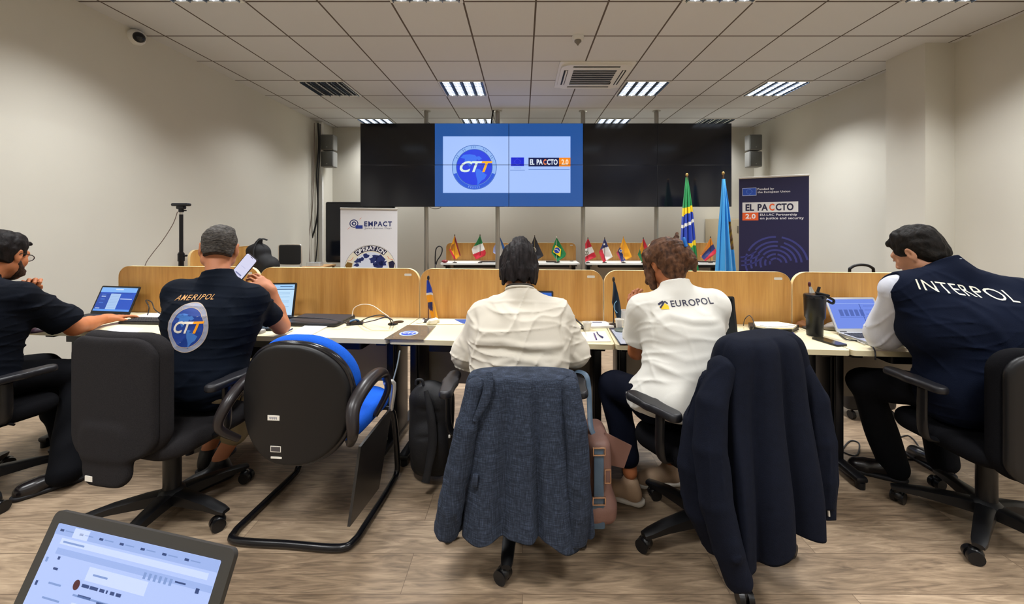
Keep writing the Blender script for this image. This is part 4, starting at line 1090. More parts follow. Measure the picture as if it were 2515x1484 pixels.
# ------------------------------------------------------------ things on the front desks
def on_desk(name, lab, cat, mb, m, group=None):
    return tag(mb.build(name, m), lab, cat, group)
PAP = mat('paper_white', '#e6e5e6', .7); PAPC = mat('paper_cream', '#e6dec4', .7)
def sheet(pxs, z=.7452, th=.002):
    pts = [FP(x, y, z) for x, y in pxs]
    b = MB(); n = len(pts); b.add([(p.x, p.y, z + .0005) for p in pts] + [(p.x, p.y, z + th) for p in pts], [tuple(range(n - 1, -1, -1)), tuple(range(n, 2 * n))] + [(i, (i + 1) % n, n + (i + 1) % n, n + i) for i in range(n)])
    return b
def cable(name, lab, pts, r=.0035, col='#16161a', n=8):
    return tag(MB().tube(pts, r, smooth=6).build(name, mat('cable_' + col.strip('#'), col, .5)), lab, 'cable')
on_desk('paper_sheet', 'loose white paper sheets by the outstretched hand at the left', 'paper', sheet([(245, 822), (290, 800), (352, 808), (330, 822)]), PAP)
def keyboard(lab, c, yaw, w, d):
    t = thing('keyboard', lab, 'keyboard', c, yaw)
    b = MB(); b.prism(rrect(w, d, .008, 3), .0, .016); b.build('case', LAPK, t)
    k = MB()
    for r in range(6):
        for q in range(20): k.box((-w * .47 + w * .94 * (q + .5) / 20, -d * .42 + d * .84 * (r + .5) / 6, .019), (w * .94 / 20 * .8, d * .84 / 6 * .78, .006), bev=.0012, seg=1)
    k.build('keys', KEY, t)
keyboard('black keyboard on the left desk beside the man with the phone', FP(380, 792), RZ, .39, .13)
tg = thing('computer_mouse', 'dark mouse lying at the left end of the desks', 'mouse', FP(100, 815), RZ)
Field((-.05, -.07, -.01), (.05, .07, .06), .004).ell((0, 0, .004), (.033, .055, .032), .001).plane((0, 0, .001), (0, 0, -1)).build('shell', mat('mouse_plum', '#33202c', .35), tg, False)
MB().cyl((-.004, .028, .034), (.004, .028, .034), .008, n=12).build('wheel', KEY, tg)
on_desk('paper_sheet', 'stack of leaflets behind the black keyboard on the left desk', 'paper', sheet([(330, 782), (360, 774), (402, 772), (388, 784)], th=.012), PAP)
cable('cable', 'thin black cables looping up against the left wood panel', [FP(362, 776, .75), P(366, 755, 2.86), P(358, 738, 2.93), P(372, 742, 2.95), P(380, 760, 2.93), P(396, 772, 2.86), FP(410, 778, .75)])
cable('cable', 'thin black cable trailing left of the blue-screened laptop', [FP(150, 790, .75), FP(170, 787, .75), FP(192, 781, .75)], .003)
t = thing('keyboard', 'grey keyboard partly under the arm of the grey-haired man', 'keyboard', FP(628, 818), RZ)
MB().prism(rrect(.10, .05, .008, 3), .0, .016).build('case', mat('plastic_grey', '#9b9a98', .5), t); MB().box((0, 0, .018), (.09, .04, .005), bev=.002).build('keys', mat('plastic_pale', '#b9b7b2', .5), t)
np_ = thing('notepad', 'white notepad on the desk behind the blue chair', 'notepad', FP(750, 812), RZ)
sheet([(703, 826), (752, 801), (808, 802), (763, 826)], th=.008).build('pages', PAP, np_, True)
on_desk('pen', 'dark blue pen beside the white notepad', 'pen', MB().cyl(FP(702, 816, .757), FP(718, 808, .757), .0045, n=10), mat('pen_navy', '#20285c', .3))
cl = laptop('closed black laptop by the wood panel behind the blue chair', FP(786, 778), RZ + R(-3), .34, .01, 90, .01, LAPK) if False else None
t = thing('laptop', 'closed black laptop by the wood panel behind the blue chair', 'laptop', FP(785, 791), RZ)
MB().prism(rrect(.375, .26, .016, 4), 0, .016).build('base', LAPK, t); MB().prism(rrect(.37, .255, .016, 4), .017, .026).build('lid', mat('laptop_charcoal', '#2c2d33', .45), t)
for s in (-1, 1): MB().cyl((s * .14 - .02, .13, .016), (s * .14 + .02, .13, .016), .008, n=10).build('hinge', LAPK, t)
cable('cable', 'dark cable lying over the closed black laptop', [P(712, 779, 2.66), P(760, 781, 2.60), P(800, 783, 2.58), P(835, 790, 2.52), FP(858, 797, .755)], .004, '#23232a')
t = thing('card_reader', 'small black adapter box with blue lead next to the cable grommet', 'adapter', FP(872, 797), RZ + R(18))
MB().prism(rrect(.10, .05, .006, 3), 0, .016).build('case', LAPK, t); MB().tube([(.02, .02, .018), (.0, .0, .03), (-.03, -.01, .022)], .007, smooth=5).build('lead', mat('lead_blue', '#4a6a8c', .4), t)
g2 = FP(965, 797)
MB_ = MB().lathe([(.032, 0), (.032, .006), (.026, .009)], 24, Matrix.Translation(g2)); on_desk('cable_port', 'round black cable port where the arching cables meet', 'cable port', MB_, BLK)
cable('cable', 'dark cable arching from the black adapter to the round port', [FP(880, 793, .76), P(905, 780, 2.5), P(935, 774, 2.52), P(955, 782, 2.5), FP(962, 795, .752)], .0035)
cable('cable', 'second dark cable arching low to the round port', [FP(888, 794, .755), P(920, 787, 2.5), P(945, 780, 2.52), P(962, 785, 2.5), FP(967, 796, .752)], .0035, '#2a2440')
cable('cable', 'pale cable arching high above the adapter against the wood panel', [P(865, 776, 2.66), P(870, 757, 2.68), P(890, 748, 2.68), P(915, 751, 2.66), P(940, 768, 2.6), P(956, 780, 2.55), FP(959, 795, .752)], .0028, '#d8c8b4')
# clear folder with emblem
t = thing('document_folder', 'dark translucent document folder with a round blue emblem', 'folder', FP(1007, 820), RZ)
sheet([(944, 835), (1000, 801), (1070, 802), (1040, 837)], th=.006).build('cover', mat('folder_grey', '#4c453e', .18, noise=(14, .7, '#6f675c')), t, True)
c0 = FP(1004, 819, .7515)
pp = Print(); ctt_logo(pp, 0, 0, .055, ik('seal_edge', '#9fb2d8'), ik('seal_fill', '#1f3fa8'), ik('seal_land', '#4668c4'), ik('white', ''), ik('white', ''), l=1)
pp.build('emblem', flat_map(c0, (CO, SI, 0), (-SI, CO, 0), (0, 0, 1)), t, True)
t = thing('earphones', 'white earphones with a coiled lead beside the clear folder', 'earphones', FP(1042, 792), 0)
MB().tube([(-.05, -.02, .004), (-.02, -.03, .004), (0, -.01, .01), (-.02, .01, .014), (.02, .02, .008), (.05, 0, .004)], .003, smooth=6).build('lead', PAP, t)
for x in (-.01, .03): MB().ell((x, .03, .012), (.011, .011, .011), 12).build('earbud', mat('bud_dark', '#3a2a26', .3), t)
f = Field((-.06, -.05, -.01), (.06, .05, .06), .004); f.ell((0, 0, .012), (.04, .028, .022), .01).ell((.02, .01, .02), (.022, .02, .018), .01).wrinkle(.004, (90, 90, 90), 2).plane((0, 0, .001), (0, 0, -1))
o = f.build('paper_tissue', PAPC, None); o.location = FP(1062, 796); tag(o, 'crumpled cream tissue at the foot of the blue and yellow flag', 'tissue')
t = thing('envelope', 'flat cream envelope with a blue corner left of the man in the cream shirt', 'envelope', FP(1110, 790), RZ)
sheet([(1072, 798), (1066, 785), (1145, 785), (1150, 798)], th=.006).build('paper', PAPC, t, True); sheet([(1116, 785), (1146, 785), (1149, 796), (1136, 795)], z=.7515, th=.0015).build('corner', mat('print_blue', '#1f4f9c', .4), t, True)
def cup(lab, c, r, h, m, group=None):
    t = thing('cup', lab, 'cup', c, 0, group)
    MB().lathe([(r * .72, 0), (r * .74, .002), (r, h), (r * 1.06, h), (r * 1.06, h - .005), (r * .97, h - .005), (r * .93, h), (r * .68, .006), (.001, .006)], 28).build('body', m, t); return t
CUPW = mat('cup_white', '#e3e0d8', .5); CLR = mat('clear_plastic', '#e8eef2', .12, alpha=.35)
cup('small white plastic cup on the middle desk, right of the cream shirt', FP(1442, 811), .028, .05, CUPW)
cup('white paper cup standing in front of the dark desk flag', FP(1521, 806), .026, .058, CUPW)
cup('clear plastic cup behind the white paper cup', FP(1536, 800), .034, .10, CLR)
cable('cable', 'thick dark cable curving down to a desk port right of the cream shirt', [P(1392, 774, 2.5), P(1405, 778, 2.48), P(1420, 790, 2.4), P(1430, 800, 2.35), FP(1431, 805, .75)], .005)
on_desk('cable_port', 'round black cable port beside the small white cup', 'cable port', MB().lathe([(.03, 0), (.03, .005), (.022, .007)], 20, Matrix.Translation(FP(1428, 806))), BLK)
t = thing('notepad', 'cream notepad with pens on it right of the man in the cream shirt', 'notepad', FP(1465, 826), RZ)
sheet([(1431, 841), (1419, 818), (1486, 816), (1500, 841)], th=.006).build('pages', mat('paper_blush', '#e4dcd0', .7), t, True)
on_desk('pen', 'short dark violet pen lying on the cream notepad', 'pen', MB().cyl(FP(1459, 819, .756), FP(1465, 834, .756), .0042, n=10), mat('pen_violet', '#3a2f6a', .3))
on_desk('earphones', 'navy earpiece lying on the cream notepad', 'earphones', MB().tube([FP(1466, 816, .757), FP(1470, 822, .757), FP(1480, 829, .757)], [.004, .0025, .006], smooth=4), mat('pen_navy', ''))
t = thing('booklet', 'white open booklet by the wood panel, right of the small white cup', 'booklet', FP(1480, 795), RZ)
sheet([(1452, 807), (1450, 793), (1487, 793), (1508, 805)], th=.012).build('pages', PAP, t, True); sheet([(1455, 793), (1455, 791), (1478, 791), (1479, 793)], z=.7575, th=.001).build('printed_line', GRY, t, True)
tb = thing('tablet', 'dark-edged tablet with a white page by the elbow of the woman', 'tablet', FP(1520, 825), RZ)
sheet([(1522, 848), (1496, 808), (1540, 808), (1562, 848)], th=.008).build('case', mat('tablet_navy', '#1c2a40', .35), tb, True); sheet([(1525, 845), (1501, 810), (1538, 810), (1558, 845)], z=.7535, th=.001).build('screen', mat('tablet_page', '#dfe4f4', .2, emit=.75), tb, True)
t = thing('spectacle_case', 'small dark glass dish on the tablet under the white cup', 'dish', FP(1524, 818))
MB().lathe([(.036, .012), (.04, .02), (.037, .02), (.03, .014), (.001, .014)], 24).build('bowl', mat('dish_glass', '#5a625c', .2), t)
# right of the woman
t = thing('folder_stack', 'stack of cream folders and papers right of the black laptop', 'papers', FP(1900, 800), RZ)
sheet([(1842, 813), (1838, 803), (1905, 803), (1962, 809), (1945, 818), (1882, 818)], th=.028).build('lower_folder', LAPK, t, True)
sheet([(1856, 804), (1852, 794), (1912, 794), (1958, 802), (1948, 809), (1885, 809)], z=.774, th=.010).build('upper_folder', PAPC, t, True); sheet([(1866, 800), (1872, 793), (1912, 793), (1953, 800), (1900, 804)], z=.785, th=.003).build('papers', PAP, t, True)
cable('cable', 'thin black cable looping up between the black laptop and the folders', [FP(1826, 800, .755), P(1829, 785, 2.5), P(1840, 775, 2.5), P(1849, 785, 2.46), P(1851, 800, 2.4), FP(1848, 812, .755)], .0025)
cable('cable', 'tangle of dark cable between the folders and the yellow notes', [FP(1835, 822, .752), FP(1855, 817, .755), FP(1875, 822, .76), FP(1890, 816, .755), FP(1905, 824, .752), FP(1880, 828, .76), FP(1860, 824, .755)], .0035)
on_desk('sticky_notes', 'bright yellow sticky notes on the desk above the navy jacket', 'sticky notes', sheet([(1918, 838), (1908, 823), (1948, 823), (1958, 838)], th=.004), mat('sticky_yellow', '#f3dc3c', .6))
tt = thing('highlighter', 'orange highlighter pen beside the yellow notes', 'pen', FP(1868, 836), 0)
MB().cyl(FP(1853, 830, .752), FP(1873, 834, .752), .006, n=12).build('barrel', mat('pen_orange', '#f0a020', .35), tt, True); MB().cyl(FP(1873, 834, .752), FP(1885, 838, .752), .009, n=12).build('cap', mat('pen_orange_deep', '#e8861a', .35), tt, True)
tt = thing('sunglasses', 'dark folded sunglasses lying between the yellow notes and the laptop', 'sunglasses', FP(1900, 830), 0)
for k, (x, y) in enumerate(((1890, 832), (1906, 834))): MB().ell(FP(x, y, .757), (.024, .016, .010), 14).build('lens', mat('lens_dark', '#16161c', .1), tt, True)
MB().tube([FP(1878, 828, .757), FP(1896, 825, .757), FP(1918, 830, .757)], .003, smooth=5).build('frame', LAPK, tt, True)
tt = thing('pen', 'blue pen with a pale cap lying right of the yellow notes', 'pen', FP(1955, 828), 0)
MB().cyl(FP(1946, 817, .752), FP(1964, 832, .752), .0045, n=10).build('barrel', mat('pen_navy', ''), tt, True); MB().cyl(FP(1964, 832, .752), FP(1970, 839, .752), .005, n=10).build('cap', mat('pen_silver', '#b8bcc6', .3), tt, True)
# tumbler
t = thing('tumbler', 'tall black insulated tumbler with a straw lid on the right desk', 'tumbler', FP(2001, 824), 0)
MB().lathe([(.040, 0), (.042, .004), (.044, .095), (.053, .11), (.056, .215), (.056, .222), (.001, .222)], 36).build('body', mat('tumbler_black', '#17181c', .38, metal=.3), t)
lid = MB().lathe([(.057, .222), (.058, .236), (.054, .244), (.02, .246), (.001, .246)], 36).build('lid', mat('lid_black', '#121317', .25), t)
MB().box((.03, -.02, .248), (.07, .03, .014), rot=(0, R(12), R(-20)), bev=.005).build('flip_handle', mat('lid_black', ''), lid)
MB().cyl((.022, .01, .246), (.036, .012, .285), .0085, n=12).build('straw', mat('lid_black', ''), lid)
MB().tube([(.056, -.02, .232), (.088, -.03, .215), (.082, -.03, .195), (.058, -.02, .21)], .007, smooth=5).build('carry_loop', mat('lid_black', ''), lid)
def phone(lab, c, ux, uy, col, glow=0., draw=None, w=.074, h=.155):
    """ux across, uy along the phone"""
    ux = Vector(ux).normalized(); uy = Vector(uy); uy = (uy - ux * uy.dot(ux)).normalized(); n = ux.cross(uy)
    t = thing('smartphone', lab, 'phone', c); c = Vector(c)
    M = Matrix.Translation(c) @ Matrix(((ux.x, uy.x, n.x, 0), (ux.y, uy.y, n.y, 0), (ux.z, uy.z, n.z, 0), (0, 0, 0, 1)))
    MB().prism(rrect(w, h, .012, 6), -.004, .004, M).build('case', mat('phone_black', '#101116', .3), t, True)
    MB().prism(rrect(w - .006, h - .006, .010, 6), .0041, .0046, M).build('screen', mat('phone_lcd_' + col.strip('#'), col, .12, emit=glow), t, True)
    if draw:
        p = Print(); draw(p); p.build('display', lambda x, y, l: M @ Vector((x, y, .0048 + .0003 * l)), t, True)
    return t
d = FP(2065, 850) - FP(2005, 832)
phone('dark smartphone lying flat on the right desk below the tumbler', FP(2036, 841) + Vector((0, 0, .005)), Vector((-d.y, d.x, 0)) * -1, d * 1, '#3a3528')
cable('cable', 'thin black cable snaking from the silver laptop over the desk edge', [FP(2062, 822, .752), FP(2080, 834, .752), FP(2110, 838, .752), FP(2136, 846, .752), FP(2147, 858, .752), P(2150, 872, 2.06), P(2150, 884, 2.06)], .0035)
cable('cable', 'pale cable running beside the silver laptop base', [FP(2045, 800, .752), FP(2060, 815, .752), FP(2090, 830, .752), FP(2125, 846, .752)], .003, '#b8b4aa')
f = Field((-.10, -.08, -.01), (.10, .08, .07), .005); f.ell((0, 0, .01), (.075, .05, .035), .01).wrinkle(.006, (40, 40, 40), 5).plane((0, 0, .001), (0, 0, -1))
o = f.build('cloth_bag', mat('pouch_grey', '#8f8880', .8), None); o.location = FP(2052, 810); tag(o, 'soft grey pouch slumped behind the silver laptop', 'pouch')
f = Field((-.06, -.05, -.01), (.06, .05, .07), .004); f.ell((0, 0, .01), (.04, .03, .025), .01).wrinkle(.005, (60, 60, 60), 6).plane((0, 0, .001), (0, 0, -1))
o = f.build('leather_pouch', mat('pouch_brown', '#8a5a30', .7), None); o.location = FP(1972, 803); tag(o, 'small brown crumpled wrapper left of the tumbler', 'wrapper')

# ------------------------------------------------------------ middle distance, left
t = thing('webcam_tripod', 'thin black tripod pole with a wide webcam in front of the left wall', 'tripod', (P(445, 553, 3.6).x, 3.6, 0))
zc = P(0, 505, 3.6).z
MB().cyl((0, 0, .25), (0, 0, zc - .42), .020, n=16).build('lower_pole', BLK, t)
MB().cyl((0, 0, zc - .42), (0, 0, zc - .08), .015, n=16).build('upper_pole', BLK, t)
MB().cyl((0, 0, zc - .08), (0, 0, zc - .06), .013, n=12).build('silver_collar', mat('alu', ''), t)
k = MB().cyl((0, 0, zc - .06), (0, 0, zc - .03), .020, n=14).build('head', BLK, t)
MB().cyl((0, 0, zc - .045), (.045, 0, zc - .045), .006, n=10).build('knob', BLK, k)
c = MB(); c.box((0, 0, zc + .008), (.155, .05, .028), bev=.012, seg=3); c.box((0, 0, zc - .018), (.07, .04, .03), bev=.01); c.build('webcam', LAPK, t)
k = MB().cyl((-.0, 0, zc - .50), (0, 0, zc - .43), .026, n=14).build('clamp', BLK, t); MB().cyl((.02, 0, zc - .45), (.05, 0, zc - .45), .009, n=10).build('clamp_lever', BLK, k)
for i in range(3):
    a = R(30 + 120 * i); MB().tube([(0, 0, .55), (.16 * math.cos(a), .16 * math.sin(a), .28), (.34 * math.cos(a), .34 * math.sin(a), .012)], .011).build('leg', BLK, t)
cable('cable', 'thin brown cable slanting down from the webcam to the desk', [P(436, 520, 3.57), P(425, 550, 3.55), P(400, 590, 3.5), P(375, 622, 3.45), P(357, 650, 3.4), P(350, 690, 3.35)], .003, '#57493f')
# ------------------------------------------------------------ chairs
PLK = mat('chair_plastic', '#0c0c0f', .42, noise=(60, .6, '#08080a'))
FABK = mat('chair_fabric_black', '#111114', .95, noise=(260, .5, '#0a0a0d'), bump=(500, .35), spec=.1)
FABG = mat('chair_fabric_grey', '#2c2a2b', .95, noise=(260, .5, '#201f21'), bump=(500, .35), spec=.1)
PADM = mat('arm_pad', '#1c1c20', .38)
def slab(f, c, hx, hz, rc, t, bend=0., k=.004, axis='y', rd=None):
    """rounded plate: hx by hz outline with corner radius rc, half thickness t; axis = its thin direction; bend curves it"""
    rd = t * .9 if rd is None else rd
    def fn(X, Y, Z):
        x = X - c[0]
        if axis == 'y': v, w = Z - c[2], Y - c[1] - bend * x * x
        else: v, w = Y - c[1], Z - c[2] - bend * x * x
        qx, qv = np.abs(x) - (hx - rc), np.abs(v) - (hz - rc)
        d2 = np.sqrt(np.maximum(qx, 0) ** 2 + np.maximum(qv, 0) ** 2) + np.minimum(np.maximum(qx, qv), 0) - rc
        a, b = d2 + rd, np.abs(w) - t + rd
        return np.sqrt(np.maximum(a, 0) ** 2 + np.maximum(b, 0) ** 2) + np.minimum(np.maximum(a, b), 0) - rd
    e = t + abs(bend) * hx * hx
    ext = np.array((hx, e, hz)) if axis == 'y' else np.array((hx, hz, e))
    return f.op(np.array(c) - ext, np.array(c) + ext, fn, k)
def star_base(t, a0, length=.315):
    MB().lathe([(.045, .07), (.055, .085), (.055, .125), (.04, .14), (.03, .145)], 24).build('hub', PLK, t)
    g = MB(); g.cyl((0, 0, .12), (0, 0, .30), .036, n=20); g.cyl((0, 0, .29), (0, 0, .41), .026, n=20); g.build('gas_column', PLK, t)
    for i in range(5):
        a = a0 + 2 * math.pi * i / 5; c, s = math.cos(a), math.sin(a); p = lambda r, z, o=0.: (r * c - o * s, r * s + o * c, z)
        b = MB(); vs = []; prof = [(.02, .075, .130, .034), (.10, .078, .128, .030), (.22, .078, .113, .026), (length - .02, .072, .096, .024), (length + .012, .072, .088, .018)]
        for r, z0, z1, hw in prof: vs += [p(r, z0, -hw), p(r, z0, hw), p(r, z1 - .006, hw), p(r, z1, hw * .6), p(r, z1, -hw * .6), p(r, z1 - .006, -hw)]
        fs = [tuple(range(5, -1, -1)), tuple(range(24, 30))]
        for q in range(4): fs += [(q * 6 + e, q * 6 + (e + 1) % 6, q * 6 + 6 + (e + 1) % 6, q * 6 + 6 + e) for e in range(6)]
        b.add(vs, fs); lg = b.build('base_leg', PLK, t)
        w = MB(); sw = a + 1.1 + i; d = Vector((math.cos(sw), math.sin(sw), 0)); o = Vector(p(length - .01, .028)); sd = Vector((-d.y, d.x, 0))
        for sgn in (-1, 1):
            q = o + sd * (sgn * .016) - d * .018
            w.cyl(q - sd * .010, q + sd * .010, .028, n=20)
        w.cyl(o + Vector((0, 0, 0)), o + Vector((0, 0, .05)), .011, n=10)
        w.ell(o - d * .010 + Vector((0, 0, .012)), (.026, .026, .024), 14); w.build('caster', mat('caster_black', '#0e0e10', .3), lg)
def office_chair(lab, loc, yaw, base_deg, back_top=.95, back_h=.54, fab=FABK, seat_z=.432, back_w=.225, arms=True, tag_=False, low=False, az=0.):
    t = thing('office_chair', lab, 'chair', loc, yaw, 'swivel office chairs')
    star_base(t, R(base_deg) - yaw)
    MB().box((0, -.02, .405), (.20, .24, .035), bev=.01).build('mechanism', PLK, t)
    f = Field((-.27, -.24, seat_z - .07), (.27, .29, seat_z + .07), .009)
    slab(f, (0, .02, seat_z), .245, .235, .10, .042, -.15, axis='z'); f.build('seat', fab, t, False)
    zc = back_top - back_h / 2
    f = Field((-.26, -.32, zc - back_h / 2 - .03), (.26, -.12, zc + back_h / 2 + .03), .008)
    slab(f, (0, -.225, zc), back_w, back_h / 2, .10, .034, .75); f.build('backrest', fab, t, False)
    f = Field((-.26, -.36, zc - back_h / 2 - .12), (.26, -.12, zc + back_h / 2 + .03), .008)
    slab(f, (0, -.268, zc - .005), back_w - .008, back_h / 2 - .008, .095, .018, .75); 
    if low: slab(f, (0, -.270, zc - back_h / 2 + .02), .12, .13, .06, .017, .75, .03)
    sh = f.build('back_shell', fab if fab is FABG else PLK, t, False)
    if tag_: MB().box((-.06, -.2855, zc - back_h / 2 - .075), (.038, .003, .022)).build('label', mat('tag_white', ''), sh)
    MB().tube([(0, -.05, .40), (0, -.20, .395), (0, -.262, .42), (0, -.268, .50)], .022, smooth=6, flat=.4).build('back_bar', PLK, t)
    MB().tube([(.10, .02, .40), (.20, .03, .40), (.27, .04, .395)], .006).build('lever', PLK, t)
    if arms:
        for s in (-1, 1):
            q = MB().tube([(s * .14, .0, .415), (s * .25, .0, .42), (s * .302, .0, .46), (s * .305, .0, .62 + az)], [.02, .02, .024, .022], smooth=5, flat=.6).build('arm_post', PLK, t)
            f = Field((s * .305 - .07, -.17, .60 + az), (s * .305 + .07, .20, .68 + az), .006)
            f.chain([(s * .305, -.07, .642 + az), (s * .305, .05, .648 + az), (s * .302, .150, .640 + az)], [.032, .036, .034], .02).plane((0, 0, .660 + az), (0, 0, 1)).plane((0, 0, .626 + az), (0, 0, -1))
            f.build('arm_pad', PADM, t, False)
    return t
office_chair('charcoal fabric swivel chair under the grey-haired man, with a tiny white tag', (-1.685, 1.93, 0), R(-10), 346, .945, .52, FABG, tag_=True, low=True, az=.025)
office_chair('black swivel chair under the man in glasses, cut by the left edge of the photo', (-2.83, 2.05, 0), R(-15), 50, .93)
office_chair('black swivel chair with a blue-grey woven jacket hung over it', (-.04, 1.872, 0), 0, 266, .757, .33, back_w=.16)
office_chair('black swivel chair with a navy jacket hung over it', (.83, 1.80, 0), R(30), 124, .93, .46, back_w=.165)
office_chair('black swivel chair under the man in the vest, cut by the photo edge', (2.135, 1.845, 0), R(2), 145, .90, az=.035)
office_chair('black chair standing behind the dark navy banner', (3.52, 5.45, 0), R(160), 20, .95, arms=False)

def visitor_chair():
    BLU = mat('chair_fabric_blue', '#1559c8', .85, noise=(200, .5, '#0f4db4'), bump=(400, .25), spec=.2)
    t = thing('visitor_chair', 'bright blue cantilever chair with a black back shell and loop arms', 'chair', (-.995, 2.02, 0), RZ)
    fr = [(-.20, .20, .40), (-.26, .225, .36), (-.285, .225, .10), (-.285, .21, .030), (-.285, .13, .018), (-.285, -.15, .018), (-.28, -.24, .018), (-.235, -.285, .018), (0, -.285, .018), (.235, -.285, .018), (.28, -.24, .018), (.285, -.15, .018), (.285, .13, .018), (.285, .21, .030), (.285, .225, .10), (.26, .225, .36), (.20, .20, .40)]
    MB().tube(fr, .0155, n=12, smooth=5).build('sled_frame', mat('frame_black', '#0d0d10', .22, spec=.6), t)
    b = MB()
    for s in (-1, 1): b.tube([(s * .20, .21, .40), (s * .20, -.15, .40)], .013)
    b.box((0, 0, .405), (.40, .05, .012)); b.build('seat_rail', mat('frame_black', ''), t)
    f = Field((-.28, -.26, .37), (.28, .32, .53), .008); slab(f, (0, .03, .455), .255, .255, .13, .040, -.1, axis='z'); f.build('seat', BLU, t, False)
    f = Field((-.29, -.27, .34), (.29, -.05, .95), .008); slab(f, (0, -.192, .634), .256, .266, .235, .044, .8); f.build('backrest', BLU, t, False)
    f = Field((-.30, -.34, .33), (.30, -.10, .93), .007); slab(f, (0, -.262, .613), .250, .262, .230, .020, .8, rd=.012); sh = f.build('back_shell', mat('shell_black', '#100e0f', .5, noise=(300, .5, '#0b0a0b')), t, False)
    rim = []
    for i in range(60):
        a = 2 * math.pi * i / 60; c, s = math.cos(a), math.sin(a)
        x = .250 * math.copysign(abs(c) ** .86, c); z = .613 + .260 * math.copysign(abs(s) ** .86, s); rim.append((x, -.246 + .8 * x * x, z))
    MB().tube(rim, .017, n=10, closed=True).build('rim', mat('rim_black', '#17161a', .18, spec=.7), t)
    for nm, x, z, w, h, m in (('label', -.065, .56, .055, .022, 'tag_white'), ('label', -.055, .425, .042, .020, 'label_dark'), ('label', -.052, .388, .05, .008, 'tag_white')):
        l = MB(); l.box((x, -.2835 + .8 * x * x, z), (w, .002, h)); lo = l.build(nm, mat(m, '#4a4648', .4), sh)
        if m == 'label_dark': MB().box((x, -.2832 + .8 * x * x, z), (w + .006, .0015, h + .006)).build('border', mat('tag_white', ''), lo)
        if z > .5:
            lp = Print(); [lp.rect(x - .019 + .0046 * i, z - .003 * (1 + i % 2), x - .0165 + .0046 * i, z + .004, mat('ink_grey', ''), 1) for i in range(8)]
            lp.build('print', lambda u, v, k: Vector((u, -.2850 + .8 * x * x, v)), lo)
    for s in (-1, 1):
        ap = [(s * .262, -.24, .44), (s * .305, -.30, .52), (s * .29, -.27, .61), (s * .292, -.17, .665), (s * .292, -.05, .675), (s * .29, .04, .645), (s * .305, .05, .56), (s * .262, .0, .45)]
        MB().tube(ap, [.018, .024, .030, .032, .032, .028, .020, .016], n=14, smooth=7, flat=.8).build('arm_loop', mat('arm_plastic', '#221d1e', .3, spec=.6), t)
    tp = MB(); tp.prism([(-.335, .15), (-.24, .43), (.10, .45), (-.06, .13)], .298, .310, Matrix(((0, 0, 1, 0), (1, 0, 0, 0), (0, 1, 0, 0), (0, 0, 0, 1))))
    tp.build('writing_tablet', mat('tablet_laminate', '#272422', .22, spec=.6), t)
    MB().tube([(.29, .04, .60), (.325, .08, .58), (.305, .09, .44)], .012, smooth=4).build('tablet_hinge', mat('alu', ''), t)
    return t
visitor_chair()

# ------------------------------------------------------------ jackets over the chairs
def smooth_tab(rows, n):
    out = []
    m = len(rows)
    for i in range(n + 1):
        s = (i / n) * (m - 1); k = min(int(s), m - 2); u = s - k
        p = [np.array(rows[max(0, min(m - 1, k + d))], float) for d in (-1, 0, 1, 2)]
        out.append(.5 * (2 * p[1] + (p[2] - p[0]) * u + (2 * p[0] - 5 * p[1] + 4 * p[2] - p[3]) * u * u + (3 * p[1] - p[0] - 3 * p[2] + p[3]) * u ** 3))
    return out
def draped(rows, ang, folds, hem, nrow=70, ncol=220, expo=2.6, thick=.004):
    """rows: z, centre x, centre y, half width, half depth, fold depth; folds: (angle, width, depth); hem(angle) shortens the edge"""
    ca, sa = math.cos(ang), math.sin(ang); V = []; Q = []
    tab = smooth_tab(rows, nrow); ztop, zbot = rows[0][0], rows[-1][0]
    for i, (z, cx, cy, hx, hy, am) in enumerate(tab):
        g = i / nrow
        for j in range(ncol):
            a = 2 * math.pi * j / ncol; c, s = math.cos(a), math.sin(a)
            r = (abs(c) ** expo + abs(s) ** expo) ** (-1 / expo)
            fo = sum(d * math.exp(-(((a - fa + sl * g + math.pi) % (2 * math.pi) - math.pi) / w) ** 2) for fa, w, d, sl in folds)
            lx, ly = c * r * hx, s * r * hy
            nl = math.hypot(c / max(hx, .01), s / max(hy, .01)); nx, ny = c / max(hx, .01) / nl, s / max(hy, .01) / nl
            lx += nx * am * fo; ly += ny * am * fo
            zz = z + hem(a) * max(0, (g - .55) / .45) ** 1.5
            V.append((cx + lx * ca - ly * sa, cy + lx * sa + ly * ca, zz))
    for i in range(nrow):
        for j in range(ncol): Q.append((i * ncol + j, (i + 1) * ncol + j, (i + 1) * ncol + (j + 1) % ncol, i * ncol + (j + 1) % ncol))
    V = np.array(V); n0 = len(V)
    # inner skin, slightly smaller, joined at the hem
    cen = np.repeat(np.array([[t[1], t[2], 0] for t in tab]), ncol, 0)
    I = V.copy(); d = I[:, :2] - cen[:, :2]; ln = np.maximum(np.linalg.norm(d, axis=1, keepdims=True), 1e-4); I[:, :2] -= d / ln * np.minimum(thick, ln * .3); I[:ncol, 2] -= thick
    Q2 = [(a + n0, d_ + n0, c_ + n0, b_ + n0) for a, b_, c_, d_ in Q]
    L = nrow * ncol
    Q3 = [(L + j, n0 + L + j, n0 + L + (j + 1) % ncol, L + (j + 1) % ncol) for j in range(ncol)]
    return np.concatenate([V, I]), np.array(Q + Q2 + Q3)
def close_top(me, ncol):
    bm = bmesh.new(); bm.from_mesh(me); bm.verts.ensure_lookup_table()
    bmesh.ops.contextual_create(bm, geom=[bm.verts[j] for j in range(ncol)]); bm.to_mesh(me); bm.free()
